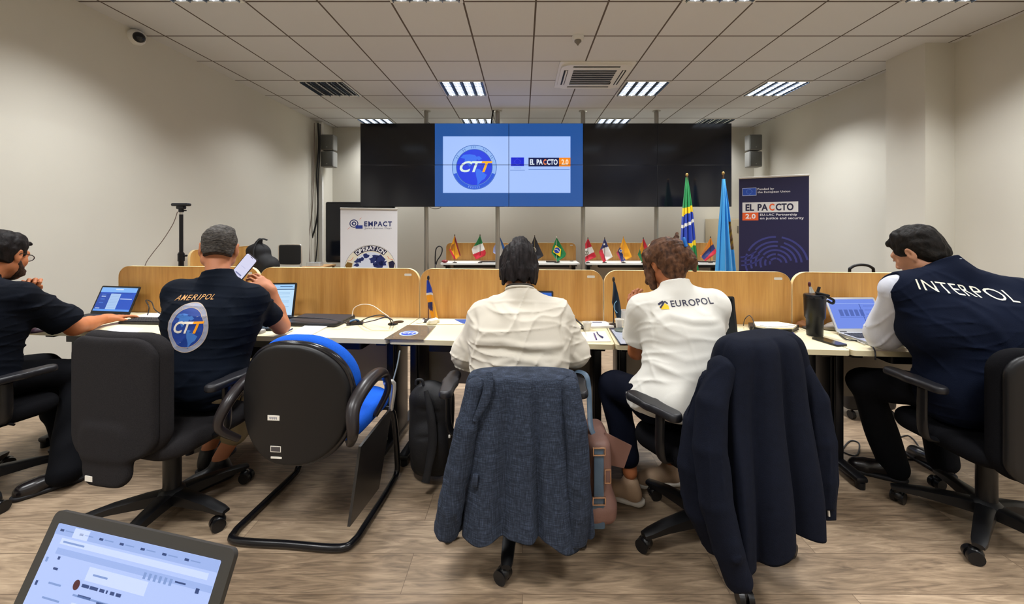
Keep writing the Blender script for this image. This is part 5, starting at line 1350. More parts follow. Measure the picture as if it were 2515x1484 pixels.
def sleeve(t, pts, rs, m, seed, flat=1.):
    lo = np.min(np.array(pts), 0) - .11; hi = np.max(np.array(pts), 0) + .11
    f = Field(lo, hi, .006).chain(pts, rs, .005); f.wrinkle(.0010, (20, 20, 5), seed); f.crease(.0055, (36, 36, 3), seed, 4, 3)
    a, b = np.array(pts[-2], float), np.array(pts[-1], float); d = (b - a) / np.linalg.norm(b - a)
    f.plane(b + d * .012, d, .01)
    return f.build('sleeve', m, t)
WEAVE = weave_material('blue_grey_weave', '#2a303c', '#414b5e', '#1b2029')
t = thing('suit_jacket', 'blue-grey woven suit jacket draped over the middle chair', 'jacket', (0, 1.63, 0))
H = math.pi
V, Q = draped([(.802, .0, 1.655, .165, .030, 0), (.797, .0, 1.652, .20, .058, .1), (.778, .0, 1.648, .222, .078, .3), (.70, .0, 1.635, .232, .082, .55), (.55, .0, 1.61, .245, .078, .8), (.38, .0, 1.598, .258, .080, 1.0), (.27, .0, 1.592, .266, .083, 1.1), (.20, .0, 1.588, .270, .085, 1.15)], 0,
              [(1.5 * H - .95, .10, -.040, .12), (1.5 * H - .55, .20, .020, .0), (1.5 * H - .25, .09, -.026, .05), (1.5 * H + .10, .16, .020, 0), (1.5 * H + .20, .055, -.030, -.03), (1.5 * H + .48, .16, .022, -.05), (1.5 * H + .88, .08, -.045, -.1), (1.5 * H - 1.25, .2, .02, 0), (1.5 * H + 1.2, .2, .02, 0), (.3, .3, .02, 0), (1.4, .2, -.02, 0), (2.4, .3, .02, 0)],
              lambda a: .022 * math.sin(3 * a + 1.0) + .016 * math.sin(5 * a + 2.2) + .006 * math.sin(9 * a))
me = np_mesh('body', V, Q, WEAVE); close_top(me, 220); jb = link('body', me, t, True)
sleeve(t, [(-.185, 1.585, .758), (-.215, 1.555, .62), (-.245, 1.55, .46), (-.275, 1.55, .32), (-.292, 1.555, .215)], [.036, .044, .048, .050, .047], WEAVE, 4)
sleeve(t, [(.190, 1.585, .758), (.208, 1.555, .62), (.214, 1.55, .45), (.214, 1.55, .30), (.206, 1.555, .19)], [.036, .043, .047, .048, .045], WEAVE, 5)
o = P(1166, 1185, 1.50)
MB().box((o.x, 1.512, o.z), (.022, .010, .05), rot=(0, R(6), 0), bev=.004).build('pocket_flap', WEAVE, t, True)
lap = MB().tube([P(1202, 915, 1.57), P(1200, 945, 1.545), P(1190, 985, 1.535), P(1165, 1035, 1.52)], [.012, .018, .018, .008], smooth=6, flat=.35); lap.build('lapel', WEAVE, t, True)

NAVY = mat('navy_wool', '#121623', .9, noise=(50, .8, '#0d101a'), bump=(300, .25), spec=.12)
t = thing('blazer', 'dark navy blazer hung over the chair of the woman', 'jacket', (.94, 1.6, 0))
bx, by = .945, 1.60
V, Q = draped([(.968, bx, by, .12, .04, 0), (.962, bx, by, .16, .065, .1), (.93, bx, by, .195, .095, .3), (.85, bx, by, .215, .11, .5), (.70, bx, by - .005, .235, .118, .7), (.52, bx + .02, by - .05, .25, .090, .95), (.36, bx + .03, by - .065, .258, .088, 1.15), (.205, bx + .03, by - .06, .252, .095, 1.3)], R(24),
              [(1.5 * H - .62, .10, -.030, .1), (1.5 * H - .35, .2, .02, 0), (1.5 * H - .02, .10, -.038, 0), (1.5 * H + .28, .18, .026, -.03), (1.5 * H + .62, .07, -.025, -.05), (1.5 * H + .95, .15, .02, 0), (1.5 * H - 1.1, .15, .02, 0), (.4, .2, -.02, 0), (2.2, .3, .02, 0), (3.0, .15, -.02, 0)],
              lambda a: .03 + .045 * math.cos(a) + .02 * math.sin(3 * a + .4) + .010 * math.sin(7 * a + 1))
me = np_mesh('body', V, Q, NAVY); close_top(me, 220); link('body', me, t, True)
sleeve(t, [P(1772, 905, 1.50), P(1748, 990, 1.455), P(1742, 1100, 1.43), P(1758, 1230, 1.41), P(1790, 1350, 1.40), P(1812, 1425, 1.40)], [.045, .055, .058, .056, .050, .044], NAVY, 8)
sleeve(t, [P(1962, 905, 1.62), P(1998, 980, 1.60), P(2012, 1080, 1.58), P(2018, 1170, 1.57), P(2020, 1232, 1.565)], [.042, .052, .054, .05, .044], NAVY, 9)
MB().tube([P(1730, 930, 1.50), P(1712, 985, 1.50), P(1694, 1025, 1.50)], [.012, .022, .012], smooth=6, flat=.3).build('lapel', NAVY, t, True)
f = Field(P(1690, 1330, 1.6) - Vector((.2, .2, .1)), P(1740, 930, 1.6) + Vector((.1, .15, .1)), .006); f.chain([P(1744, 930, 1.50), P(1714, 1040, 1.50), P(1704, 1140, 1.50), P(1720, 1250, 1.50), P(1756, 1335, 1.50)], [.03, .05, .056, .054, .035], .005); f.wrinkle(.0012, (20, 20, 5), 3); f.crease(.006, (34, 34, 3), 4, 4, 3); f.build('front_panel', NAVY, t)
MB().tube([P(2024, 1232, 1.545), P(2034, 1252, 1.54), P(2036, 1268, 1.54)], .004, smooth=4).build('cuff_tab', mat('tag_white', ''), t, True)

# ------------------------------------------------------------ bags
LEA = mat('handbag_rose', '#866459', .55, noise=(8, .7, '#71534a'), bump=(150, .15)); LEB = mat('handbag_blue', '#54697c', .45, noise=(12, .6, '#46586a'), bump=(200, .1)); BRS = mat('buckle', '#c8a184', .25, metal=.9)
t = thing('handbag', 'rose brown handbag with blue-grey strap hanging from a chair arm', 'bag', (.325, 1.84, 0))
f = Field((.22, 1.68, .06), (.47, 2.02, .56), .006)
f.rbox((.335, 1.84, .30), (.055, .115, .17), .04, .02); f.rbox((.335, 1.83, .16), (.068, .13, .05), .035, .05); f.wrinkle(.003, (18, 18, 18), 11); f.plane((0, 0, .105), (0, 0, -1))
f.build('body', LEA, t)
b = MB(); b.tube([P(1470, 1085, 1.77), P(1452, 1052, 1.82), P(1448, 1000, 1.88), P(1446, 955, 1.92), P(1441, 925, 1.94), P(1428, 914, 1.97), P(1412, 914, 2.0), P(1402, 930, 2.03), P(1400, 980, 2.05), P(1440, 1060, 1.98)], .013, smooth=6, flat=.22); b.build('shoulder_strap', LEB, t, True)
b = MB(); b.box((.325, 1.705, .30), (.042, .008, .30), bev=.003); b.box((.315, 1.712, .17), (.075, .02, .13), bev=.008); sp = b.build('side_strap', LEB, t, True)
for z, w in ((.44, .05), (.23, .052)):
    k = MB()
    for s in (-1, 1): k.box((.325 + s * w / 2, 1.699, z), (.006, .008, .036), bev=.002); k.box((.325, 1.699, z + s * .015), (w, .008, .006), bev=.002)
    k.build('buckle', BRS, sp)
k = MB()
for s in (-1, 1): k.box((.362 + s * .012, 1.70, .335), (.004, .008, .06), bev=.001); k.box((.362, 1.70, .335 + s * .028), (.026, .008, .005), bev=.001)
k.build('clasp', BRS, t, True)
b = MB(); b.prism([(-.0, .0), (.12, -.06), (.085, -.16), (.0, -.14)], -.004, .004, Matrix.Translation((.37, 1.80, .47)) @ Matrix(((1, 0, 0, 0), (0, 0, 1, 0), (0, 1, 0, 0), (0, 0, 0, 1)))); b.build('open_flap', mat('handbag_suede', '#7d5a4e', .85), t, True)

BPK = mat('backpack_black', '#111115', .7, noise=(30, .6, '#0b0b0e'), bump=(250, .25))
t = thing('backpack', 'black backpack leaning against the desk leg beside the blue chair', 'bag', (-.50, 2.22, 0))
f = Field((-.72, 2.02, -.02), (-.30, 2.42, .60), .007)
f.rbox((-.50, 2.22, .27), (.12, .085, .25), .08, .03); f.ell((-.50, 2.15, .20), (.105, .06, .14), .03); f.ell((-.515, 2.22, .50), (.06, .05, .04), .03); f.wrinkle(.006, (16, 16, 10), 21); f.plane((0, 0, .004), (0, 0, -1))
f.fold([(-.60, 2.13, .42), (-.42, 2.13, .40)], .012, -.010); f.fold([(-.585, 2.10, .28), (-.43, 2.10, .29)], .010, -.008)
f.build('body', BPK, t)
MB().tube([P(1046, 960, 2.13), P(1058, 1020, 2.10), P(1062, 1090, 2.08), P(1052, 1150, 2.06), P(1045, 1185, 2.05)], [.012, .022, .024, .018, .022], smooth=6, flat=.35).build('shoulder_strap', BPK, t, True)
MB().tube([P(1022, 945, 2.18), P(1024, 934, 2.18), P(1036, 934, 2.18), P(1040, 946, 2.18)], .008, smooth=5).build('grab_handle', BPK, t, True)
MB().box(P(1104, 1072, 2.16), (.012, .012, .016), bev=.003).build('clip', mat('tag_white', ''), t, True)
t = thing('backpack', 'black backpack slumped on the desk along the left wall', 'bag', (-3.36, 5.2, .745))
f = Field((-3.66, 4.95, .70), (-3.02, 5.5, 1.33), .008)
f.rbox((-3.42, 5.2, .95), (.11, .13, .20), .09, .03); f.ell((-3.30, 5.18, .87), (.15, .13, .13), .05); f.caps((-3.44, 5.2, 1.12), (-3.40, 5.2, 1.20), .05, .035, .04); f.wrinkle(.008, (14, 14, 14), 22); f.plane((0, 0, .748), (0, 0, -1))
f.build('body', BPK, t)
MB().tube([P(622, 640, 5.0), P(622, 612, 5.05), P(632, 592, 5.15), P(645, 587, 5.2), P(656, 590, 5.2)], .017, smooth=5, flat=.4).build('shoulder_strap', BPK, t, True)
# trolley case whose handle shows over the last panel
t = thing('trolley_case', 'black trolley case behind the right desk, only its arched handle showing', 'suitcase', (2.52, 2.98, 0))
MB().box((2.52, 2.98, .36), (.36, .22, .60), bev=.04, seg=3).build('shell', mat('case_black', '#15151a', .45), t, True)
MB().tube([(2.43, 2.98, .62), (2.43, 2.98, 1.02), (2.445, 2.98, 1.085), (2.52, 2.98, 1.105), (2.595, 2.98, 1.085), (2.61, 2.98, 1.02), (2.61, 2.98, .62)], .010, smooth=6).build('pull_handle', BLK, t, True)
for sx in (-1, 1):
    for sy in (-1, 1): MB().cyl((2.52 + sx * .14 - .012, 2.98 + sy * .08, .03), (2.52 + sx * .14 + .012, 2.98 + sy * .08, .03), .03, n=16).build('wheel', BLK, t, True)

# ------------------------------------------------------------ far left: mesh chair, side table
t = thing('mesh_chair', 'small chair with a black mesh back and silver edge in the left back corner', 'chair', (-3.42, 6.05, 0))
f = Field((-.20, -.20, .80), (.20, -.10, 1.14), .008); slab(f, (0, -.15, .965), .165, .145, .03, .012, .3); f.build('mesh_back', mat('mesh_black', '#131417', .7, noise=(500, .4, '#22252a')), t, False)
rim = [(x, -.15 + .3 * x * x, .965 + z) for x, z in rrect(.335, .295, .035, 5)]
MB().tube(rim, .010, n=8, closed=True).build('back_rim', mat('alu', ''), t)
f = Field((-.24, -.24, .38), (.24, .26, .50), .01); slab(f, (0, .01, .44), .22, .22, .06, .03, 0, axis='z'); f.build('seat', FABK, t, False)
for s in (-1, 1): MB().tube([(s * .20, .2, .01), (s * .20, .18, .42), (s * .19, -.18, .42), (s * .165, -.16, .82)], .011, smooth=4).build('side_frame', mat('alu', ''), t); MB().tube([(s * .20, -.2, .01), (s * .20, -.14, .42)], .011).build('leg', mat('alu', ''), t)
t = thing('side_table', 'small wooden side table beside the black television', 'table', (-2.97, 5.86, 0))
MB().prism(rrect(.32, .40, .02, 3), .785, .81).build('tabletop', wood_material('maple_flat', '#cfa878', '#b98d58', 'x'), t)
for sx in (-1, 1):
    for sy in (-1, 1): MB().box((sx * .13, sy * .16, .393), (.03, .03, .785), bev=.003).build('leg', BLK, t)
b = MB(); b.prism(rrect(.20, .12, .02, 4), .0, .05); o = b.build('plastic_box', mat('box_clear', '#c9d2d8', .15, alpha=.55)); o.location = (-3.0, 5.80, .812); tag(o, 'clear plastic box on the small wooden side table', 'box')
cable('cord', 'black looped cord standing up at the left end of the back desk', [FP(1068, 668, .76), P(1069, 655, 6.80), P(1069, 630, 6.80), P(1071, 612, 6.80), P(1078, 605, 6.80), P(1085, 608, 6.80), P(1086, 617, 6.80), P(1082, 628, 6.80), P(1074, 640, 6.80), P(1071, 650, 6.80)], .010)
f = Field((-1.50, 6.78, .70), (-1.22, 7.02, .84), .006); f.ell((-1.34, 6.92, .775), (.055, .04, .028), .02); f.plane((0, 0, .79), (0, 0, -1)) if False else None
o = f.build('pouch', mat('pouch_red', '#7a1f28', .4)); tag(o, 'small dark red pouch lying at the left end of the back desk', 'pouch')
# things lying at the foot of the little flags
for i, (x0, x1, l) in enumerate(((-.74, -.36, 'thin black folder lying by the green, white and red little flag'), (.42, .66, 'low black pad lying by the green and yellow little flag'), (3.1, 3.42, 'dark folder lying by the orange little flag'))):
    t_ = tag(MB().box(((x0 + x1) / 2, 7.10, .7528), (x1 - x0, .16, .014), bev=.004).build('document_folder', LAPK), l, 'folder')
t = thing('desk_phone', 'black desk object left of the little flags pad', 'phone', (.30, 7.05, .745)) if False else None
# loose leads on the floor at the right
cable('cable', 'thin black lead coiled on the floor under the right desk', [FP(2050, 1100, .005), FP(2100, 1120, .005), FP(2110, 1090, .005), FP(2085, 1085, .005), FP(2060, 1130, .005), FP(2120, 1135, .005)], .004)
cable('cable', 'thin black lead looping on the floor below the knees of the man in the vest', [FP(2180, 1090, .005), FP(2230, 1070, .005), FP(2262, 1110, .005), FP(2240, 1128, .005), FP(2190, 1120, .005)], .004)
cable('cable', 'grey lead dropping beside the leg between the first desks behind the blue chair', [P(838, 868, 2.42), P(842, 900, 2.42), P(836, 940, 2.42), P(838, 1000, 2.44), P(840, 1060, 2.44)], .004, '#2a2a2e')
cable('cable', 'pale lead slanting down beside the black desk leg right of the blue chair', [P(982, 862, 2.22), P(975, 900, 2.22), P(962, 950, 2.23), P(955, 1000, 2.25), P(950, 1080, 2.27)], .004, '#9aa6a4')
# ------------------------------------------------------------ people
SKIN = lambda k, c, d: mat('skin_' + k, c, .55, noise=(18, .9, d), bump=(260, .10), spec=.35)
EYEW = mat('eye_white', '#e8e4dc', .2); IRIS = mat('iris', '#2a1a10', .15)
A3 = lambda v: np.array(v, float)
def nrm(v): v = A3(v); return v / np.linalg.norm(v)

def head_shapes(f, o, Rm, s=1., male=True):
    h = lambda x, y, z: o + Rm @ (A3((x, y, z)) * s)
    e = lambda c, r, k=.02, m='u', rot=None: f.ell(h(*c), A3(r) * s, k * s, Rm if rot is None else Rm @ rot, 0, m)
    c = lambda a, b, ra, rb=None, k=.02, m='u': f.caps(h(*a), h(*b), ra * s, (ra if rb is None else rb) * s, k * s, 0, m)
    e((0, -.012, .035), (.075, .097, .087)); e((0, .030, -.03), (.062, .066, .085), .03)
    for x in (-1, 1):
        c((x * .050, .0, -.062), (x * .012, .078, -.100), .026, .020, .035)
        e((x * .044, .062, -.030), (.024, .022, .026), .03)
    e((0, .084, -.102), (.022, .018, .018), .025)
    c((-.045, .080, .020), (.045, .080, .020), .014, None, .025)
    for x in (-1, 1): e((x * .031, .100, .0), (.016, .012, .010), .012, 's')
    c((0, .094, .010), (0, .116, -.036), .008, .012, .016)
    for x in (-1, 1): e((x * .011, .108, -.041), (.009, .010, .008), .01)
    c((-.018, .093, -.066), (.018, .093, -.066), .008, None, .012); c((-.016, .091, -.079), (.016, .091, -.079), .009, None, .012)
    c((-.024, .104, -.0725), (.024, .104, -.0725), .003, None, .004, 's')
    for x in (-1, 1):
        rt = np.array(Matrix.Rotation(x * R(-24), 3, 'Z') @ Matrix.Rotation(R(-8), 3, 'X'))
        e((x * .082, -.010, -.002), (.009, .020, .033), .008, 'u', rt); e((x * .077, -.006, -.034), (.008, .010, .012), .01)
        e((x * .091, -.004, .002), (.007, .011, .019), .006, 's', rt)
        e((x * .031, .090, -.001), (.0135, .0135, .011), .004)
def eyes(parent, o, Rm, s=1.):
    for x in (-1, 1):
        c = o + Rm @ (A3((x * .031, .0895, -.001)) * s)
        ev = MB().ell(c, (.0125 * s,) * 3, 16).build('eye', EYEW, parent, True)
        q = o + Rm @ (A3((x * .031, .1003, -.002)) * s); MB().ell(q, (.0052 * s, .0030 * s, .0052 * s), 12).build('iris', IRIS, ev, True)
def hand(f, w, d, n, thumb, curls=(25, 30, 28, 25), spread=1., s=1., thumb_in=.35):
    """w wrist, d towards the fingers, n out of the palm, thumb +1/-1: side of the thumb"""
    d = nrm(d); n = A3(n); n = nrm(n - d * (n @ d)); t = np.cross(d, n) * thumb
    kn = [(.088, .030), (.092, .010), (.088, -.011), (.078, -.030)]; ln = [(.042, .026, .021), (.047, .029, .022), (.043, .027, .021), (.034, .021, .019)]
    f.caps(w, w + d * .03 * s, .026 * s, .028 * s, .02)
    for (a, b) in kn: f.caps(w + (d * .015 + t * b * .45) * s, w + (d * a + t * b) * s, .0145 * s, .0115 * s, .016)
    f.caps(w + (d * .02 + t * .018 - n * -.004) * s, w + (d * .05 + t * .034 + n * .006) * s, .016 * s, .014 * s, .02)
    for i, ((a, b), L) in enumerate(zip(kn, ln)):
        p = w + (d * a + t * b) * s; ang = R(curls[i]) * .55; dd = d + t * (1.5 - i) * .07 * spread
        for j, l in enumerate(L):
            v = nrm(nrm(dd) * math.cos(ang) + n * math.sin(ang)); q = p + v * l * s
            f.caps(p, q, (.0098, .0090, .0080)[j] * s * (1, 1.02, .98, .88)[i], (.0090, .0080, .0070)[j] * s * (1, 1.02, .98, .88)[i], .004); p = q; ang += R(curls[i])
    p = w + (d * .045 + t * .036 + n * .006) * s; v = nrm(d * .75 + t * (.75 - thumb_in) + n * thumb_in)
    for l, r0, r1 in ((.036, .0125, .0108), (.030, .0105, .009)):
        q = p + v * l * s; f.caps(p, q, r0 * s, r1 * s, .006); p = q; v = nrm(v + d * .25 - t * .2 + n * thumb_in * .3)

def torso(f, J, off=0., k=.08, legs=False):
    b = J.get('bulk', 0.); ax = nrm(A3(J['shR']) - A3(J['shL'])); W, C, Hc = A3(J['waist']), A3(J['chest']), A3(J['hips'])
    hw = J.get('hipw', .085); ww = J.get('ww', .075); cw = J.get('cw', .09)
    f.caps(Hc - ax * hw, Hc + ax * hw, .105 + b, None, k, off); f.caps(W - ax * ww, W + ax * ww, .102 + b, None, k, off); f.caps(C - ax * cw, C + ax * cw, .112 + b, None, k, off)
    f.caps(W, C, .10 + b, .11 + b, k, off)
    for s in ('shL', 'shR'):
        S = A3(J[s]); f.caps(C + (S - C) * .45 + A3((0, 0, .02)), S - A3((0, 0, .012)), .080 + b * .5, .052 + b * .4, k * .8, off)
        f.caps(A3(J['neck']) - A3((0, 0, .03)), S + A3((0, 0, .004)), .050, .040, .06, off)
def person(label, J, skin, hair_mat, hair_fn, res=.0045, face=True):
    base = (J['hips'][0], J['hips'][1], 0)
    t = thing('person', label, 'person', base)
    pts = np.array([A3(v) for k, v in J.items() if isinstance(v, (tuple, list)) and len(v) == 3 and k != 'ypr' and not k.startswith('hand')])
    f = Field(pts.min(0) - .22, pts.max(0) + .22, res)
    torso(f, J, -.004)
    hd = A3(J['head']); Rm = ypr(*[R(x) for x in J['ypr']]); hs = J.get('hs', 1.)
    nb = A3(J['neck'])
    f.caps(nb - A3((0, 0, .03)), hd + Rm @ A3((0, -.022, -.065)) * hs, .060, .052 * hs, .03)
    for s in 'LR':
        S, E, Wr = A3(J['sh' + s]), A3(J['el' + s]), A3(J['wr' + s]); af = J.get('arm', 1.)
        f.caps(S, E, .050 * af, .043 * af, .03); f.caps(E, E + (Wr - E) * .45, .044 * af, .040 * af, .015); f.caps(E + (Wr - E) * .45, Wr, .040 * af, .027 * af, .015)
        hp = J.get('hand' + s)
        if hp: hand(f, Wr, *hp)
        Hj = A3(J['hips']) + nrm(A3(J['shR']) - A3(J['shL'])) * (.085 if s == 'R' else -.085)
        K, An, T = A3(J['kn' + s]), A3(J['an' + s]), A3(J['toe' + s])
        f.caps(Hj, K, .080, .058, .04); f.caps(K, K + (An - K) * .4, .056, .052, .02); f.caps(K + (An - K) * .4, An, .052, .036, .02); f.caps(A3((An[0], An[1], .075)), A3((An[0], An[1], .05)) + nrm(A3((T[0] - An[0], T[1] - An[1], 0))) * .10, .030, .022, .02)
    head_shapes(f, hd, Rm, hs)
    b = f.build('body', skin, t)
    if face: eyes(t, hd, Rm, hs)
    f = Field(hd - .24, hd + .24, .004); hair_fn(f, hd, Rm, hs); f.build('hair', hair_mat, t)
    return t
def trousers(t, J, m, short=None, off=.013, seed=1, top=.06):
    pts = np.array([A3(J[k]) for k in ('hips', 'knL', 'knR', 'anL', 'anR')]); f = Field(pts.min(0) - .2, pts.max(0) + .2, .007)
    ax = nrm(A3(J['shR']) - A3(J['shL'])); H = A3(J['hips']); b = J.get('bulk', 0.)
    f.caps(H - ax * .085, H + ax * .085, .092 + b * .7, None, .06, off)
    for s, sg in (('L', -1), ('R', 1)):
        K, An = A3(J['kn' + s]), A3(J['an' + s]); e = K + (An - K) * (1.12 if short is None else short)
        f.caps(H + ax * .085 * sg, K, .080, .064, .05, off); f.caps(K, e, .062, .056 if short is None else .052, .03, off)
        f.fold([K + A3((-.06, 0, -.03)), K + A3((.06, 0, -.05))], .02, .008)
    f.wrinkle(.004, (20, 20, 16), seed); f.plane(H + A3((0, 0, top + .06)), (0, 0, 1))
    return f.build('trousers', m, t)
def shoe(t, J, s, m, sole, w=1.):
    An, T = A3(J['an' + s]), A3(J['toe' + s]); d = T - An; d[2] = 0; d = nrm(d); hl = A3((An[0], An[1], 0)) - d * .05
    L = .245 * w
    toe = hl + d * L; f = Field(np.minimum(hl, toe) - .1, np.maximum(hl, toe) + A3((.1, .1, .2)), .006)
    z = lambda p, h: A3((p[0], p[1], h))
    f.caps(z(hl + d * .03, .045), z(hl + d * .05, .095), .040, .044, .02).caps(z(hl + d * .05, .06), z(toe - d * .05, .038), .042, .036, .02).caps(z(hl + d * .16, .035), z(toe - d * .045, .032), .043, .036, .02)
    f.plane((0, 0, .014), (0, 0, -1)).fold([z(hl + d * .11, .085), z(hl + d * .17, .06)], .012, -.004)
    so = f.build('shoe', m, t)
    g = Field(np.minimum(hl, toe) - .1, np.maximum(hl, toe) + A3((.1, .1, .1)), .006); g.caps(z(hl + d * .015, .02), z(toe - d * .04, .02), .040, .042, .02); g.plane((0, 0, .024), (0, 0, 1)).plane((0, 0, .002), (0, 0, -1)); g.build('sole', sole, so)
    return so
def top_shirt(t, J, m, off=.014, sleeve=1., sr=.014, collar=.03, hem=None, res=.005, folds=(), wr=(.003, (22, 22, 26)), seed=1, name='shirt', k=.08, sleeveless=False, cr=.005, extra=None):
    keys = ['hips', 'shL', 'shR', 'neck'] + ([] if sleeveless else ['elL', 'elR'] + (['wrL', 'wrR'] if sleeve > 1 else []))
    pts = np.array([A3(J[q]) for q in keys]); f = Field(pts.min(0) - .21, pts.max(0) + A3((.21, .21, .16)), res)
    torso(f, J, off, k)
    nb = A3(J['neck']); hd = A3(J['head']); up = nrm(hd - nb); up = nrm(up + A3((0, -.1, .6)))
    if collar: f.caps(nb - up * .02, nb + up * collar, .072, .066, .02, 0)
    f.wrinkle(wr[0], wr[1], seed); f.crease(cr, (10, 10, 34), seed + 2)
    if collar: f.plane(nb + up * collar, up * .6 + A3((0, .25, 0)) if False else up)
    if not sleeveless:
        g = Field(pts.min(0) - .21, pts.max(0) + A3((.21, .21, .16)), res)
        for s in 'LR':
            S, E, Wr = A3(J['sh' + s]), A3(J['el' + s]), A3(J['wr' + s])
            if sleeve <= 1:
                e = S + (E - S) * sleeve; g.caps(S - A3((0, 0, .012)), e, .050 + sr, .056 + sr * 1.5, .02)
                d = nrm(E - S); q = np.array(Vector(d).to_track_quat('Z', 'Y').to_matrix()); g.rbox(e + d * .14, (.13, .13, .14), .01, .004, q, 0, 's')
            else:
                e = E + (Wr - E) * (sleeve - 1); g.caps(S - A3((0, 0, .012)), E, .052 + sr, .052 + sr, .03); g.caps(E, e, .054 + sr, .036 + sr, .03)
        g.wrinkle(wr[0] * 1.2, A3(wr[1]) * 1.1, seed + 5); g.crease(cr * 1.2, (16, 16, 30), seed + 9)
        f.f = np.minimum(f.f, g.f) - np.maximum(.025 - np.abs(f.f - g.f), 0) ** 2 / .1
    if hem is not None: f.plane((0, 0, hem), (0, 0, -1))
    for p in folds: f.fold(*p, snap=True)
    if extra: extra(f)
    return f.build(name, m, t)
def px_folds(lst):
    """lines on the cloth: photo pixels + distance, then width and height of the ridge"""
    return [([P(x, y, D) for x, y in pts], r, a) for pts, D, r, a in lst]
def short_hair(front=.055, nape=-.060, puff=.0, top=.0, amp=.004, freq=(60, 60, 60), ear=True, forelock=False, line=.062):
    def fn(f, o, Rm, s):
        h = lambda x, y, z: o + Rm @ (A3((x, y, z)) * s)
        f.ell(h(0, -.012, .036), A3((.0785 + puff, .1015 + puff, .093 + puff + top)) * s, .01, Rm)
        f.ell(h(0, -.052, -.032), A3((.061 + puff * .6, .050 + puff, .058)) * s, .03, Rm)
        f.caps(h(-.03, .03, .100 + top), h(.03, .03, .100 + top), .022 * s, None, .03)
        if forelock: f.caps(h(-.02, .085, .085), h(.035, .098, .075), .020 * s, .014 * s, .02)
        f.wrinkle(amp, freq, 3); f.wrinkle(amp * .4, A3(freq) * 2.2, 4)
        f.ell(h(0, .115, -.055), A3((.095, .085, .118)) * s, .02, Rm, 0, 's')
        f.rbox(h(0, .13, .0), A3((.09, .052, line)) * s, .02, .02, Rm, 0, 's')
        if ear:
            for x in (-1, 1): f.ell(h(x * .088, .004, -.022), A3((.020, .024, .044)) * s, .016, Rm, 0, 's')
        for x in (-1, 1): f.ell(h(x * .075, .055, -.06), A3((.04, .045, .055)) * s, .018, Rm, 0, 's')
        f.plane(h(0, 0, nape), Rm @ A3((0, -.30, -1)))
    return fn

# --- the man with the phone
J = dict(hips=(-1.62, 2.02, .605), waist=(-1.615, 2.05, .73), chest=(-1.60, 2.075, .90), shL=(-1.795, 2.10, 1.045), shR=(-1.415, 2.095, 1.022), neck=(-1.605, 2.115, 1.115), head=(-1.655, 2.19, 1.272), ypr=(30, -6, 4),
         elL=(-1.90, 2.33, .84), wrL=(-1.78, 2.48, .86), elR=(-1.435, 2.385, .80), wrR=(-1.478, 2.355, 1.015), knL=(-1.74, 2.44, .53), knR=(-1.50, 2.44, .53), anL=(-1.80, 2.30, .11), anR=(-1.66, 2.20, .12), toeL=(-1.80, 2.45, .04), toeR=(-1.73, 2.10, .04),
         bulk=.012, hipw=.075, cw=.095, ww=.068, arm=1.08, handL=((.9, .3, -.1), (0, 0, -1), -1), handR=((-.72, -.12, .66), (-.6, .45, -.5), -1, (38, 34, 38, 44), 1.2, 1.0, .5))
SK2 = SKIN('tan', '#bd7f5c', '#b07050')
pm = person('man with short grey hair holding up a phone, round emblem on his navy shirt', J, SK2, hair_material('hair_grey', '#56514c', '#1f1d1b', (1, 1, 2.4), 70), short_hair(puff=.0022, amp=.0018, freq=(70, 70, 110), nape=-.058, line=.055))
NVP = mat('polo_navy', '#08111f', .85, noise=(9, .8, '#050b15'), bump=(350, .15), spec=.15)
sh = top_shirt(pm, J, NVP, off=.012, sleeve=.62, sr=.006, collar=.045, hem=.50, wr=(.0028, (16, 16, 22)), seed=3, folds=px_folds([
    ([(545, 745), (580, 775), (640, 780)], 1.98, .020, .008), ([(520, 870), (580, 850), (600, 835)], 1.94, .016, .007), ([(420, 960), (480, 975), (560, 960)], 1.93, .012, .008), ([(410, 990), (470, 998), (560, 985)], 1.93, .010, -.008), ([(430, 900), (520, 930), (590, 900)], 1.93, .018, .006)]))
p = Print(); GLD = mat('thread_gold', '#c9955a', .6); 
p.fit(-.107, -.012, .079, .012, 'AMERIPOL', GLD, 1, shear=.12, bold=.004, space=1.16)
o = P(478, 732, 1.97); p.build('lettering', drape_map(sh.data, o, (1, 0, .02), (0, 0, 1), (0, 1, 0)), sh, False, cut=.012)
p = Print(); ctt_logo(p, 0, 0, .108, mat('patch_grey', '#8f93a6', .6), mat('patch_blue', '#173a8c', .6), mat('patch_land', '#3f74c0', .6), mat('patch_white', '#e6dccd', .6), mat('patch_gold', '#f29a10', .6), mat('patch_edge', '#b9a48e', .6), 1, .93)
o = P(474, 801, 1.96); p.build('emblem', drape_map(sh.data, o, (1, 0, 0), (0, 0, 1.06), (0, 1, 0), eps=.0005), sh, False, cut=.014)
trousers(pm, J, mat('khaki', '#8d8064', .9, bump=(300, .2), spec=.12), short=.75, seed=4)
BKS = mat('shoe_black', '#121216', .45); SOLK = mat('sole_dark', '#1c1c20', .6)
for s in 'LR':
    so = shoe(pm, J, s, BKS, SOLK)
d0 = A3(J['anR']); MB().tube([d0 + A3((-.01, -.03, .0)), d0 + A3((-.05, -.06, -.03)), d0 + A3((-.08, -.09, -.06))], .010, smooth=4, flat=.4).build('blue_stripe', mat('stripe_blue', '#1f6fb8', .5), so, True) if False else None
def ph_draw(p): p.rect(-.02, -.055, .02, -.047, mat('glow_ph1', '#8a90b8', .3, emit=.9), 1); p.rect(-.008, .066, .008, .069, mat('phone_black', ''), 1); p.rect(-.016, -.005, .012, -.003, mat('glow_ph2', '#b9bbe0', .3, emit=.9), 1)
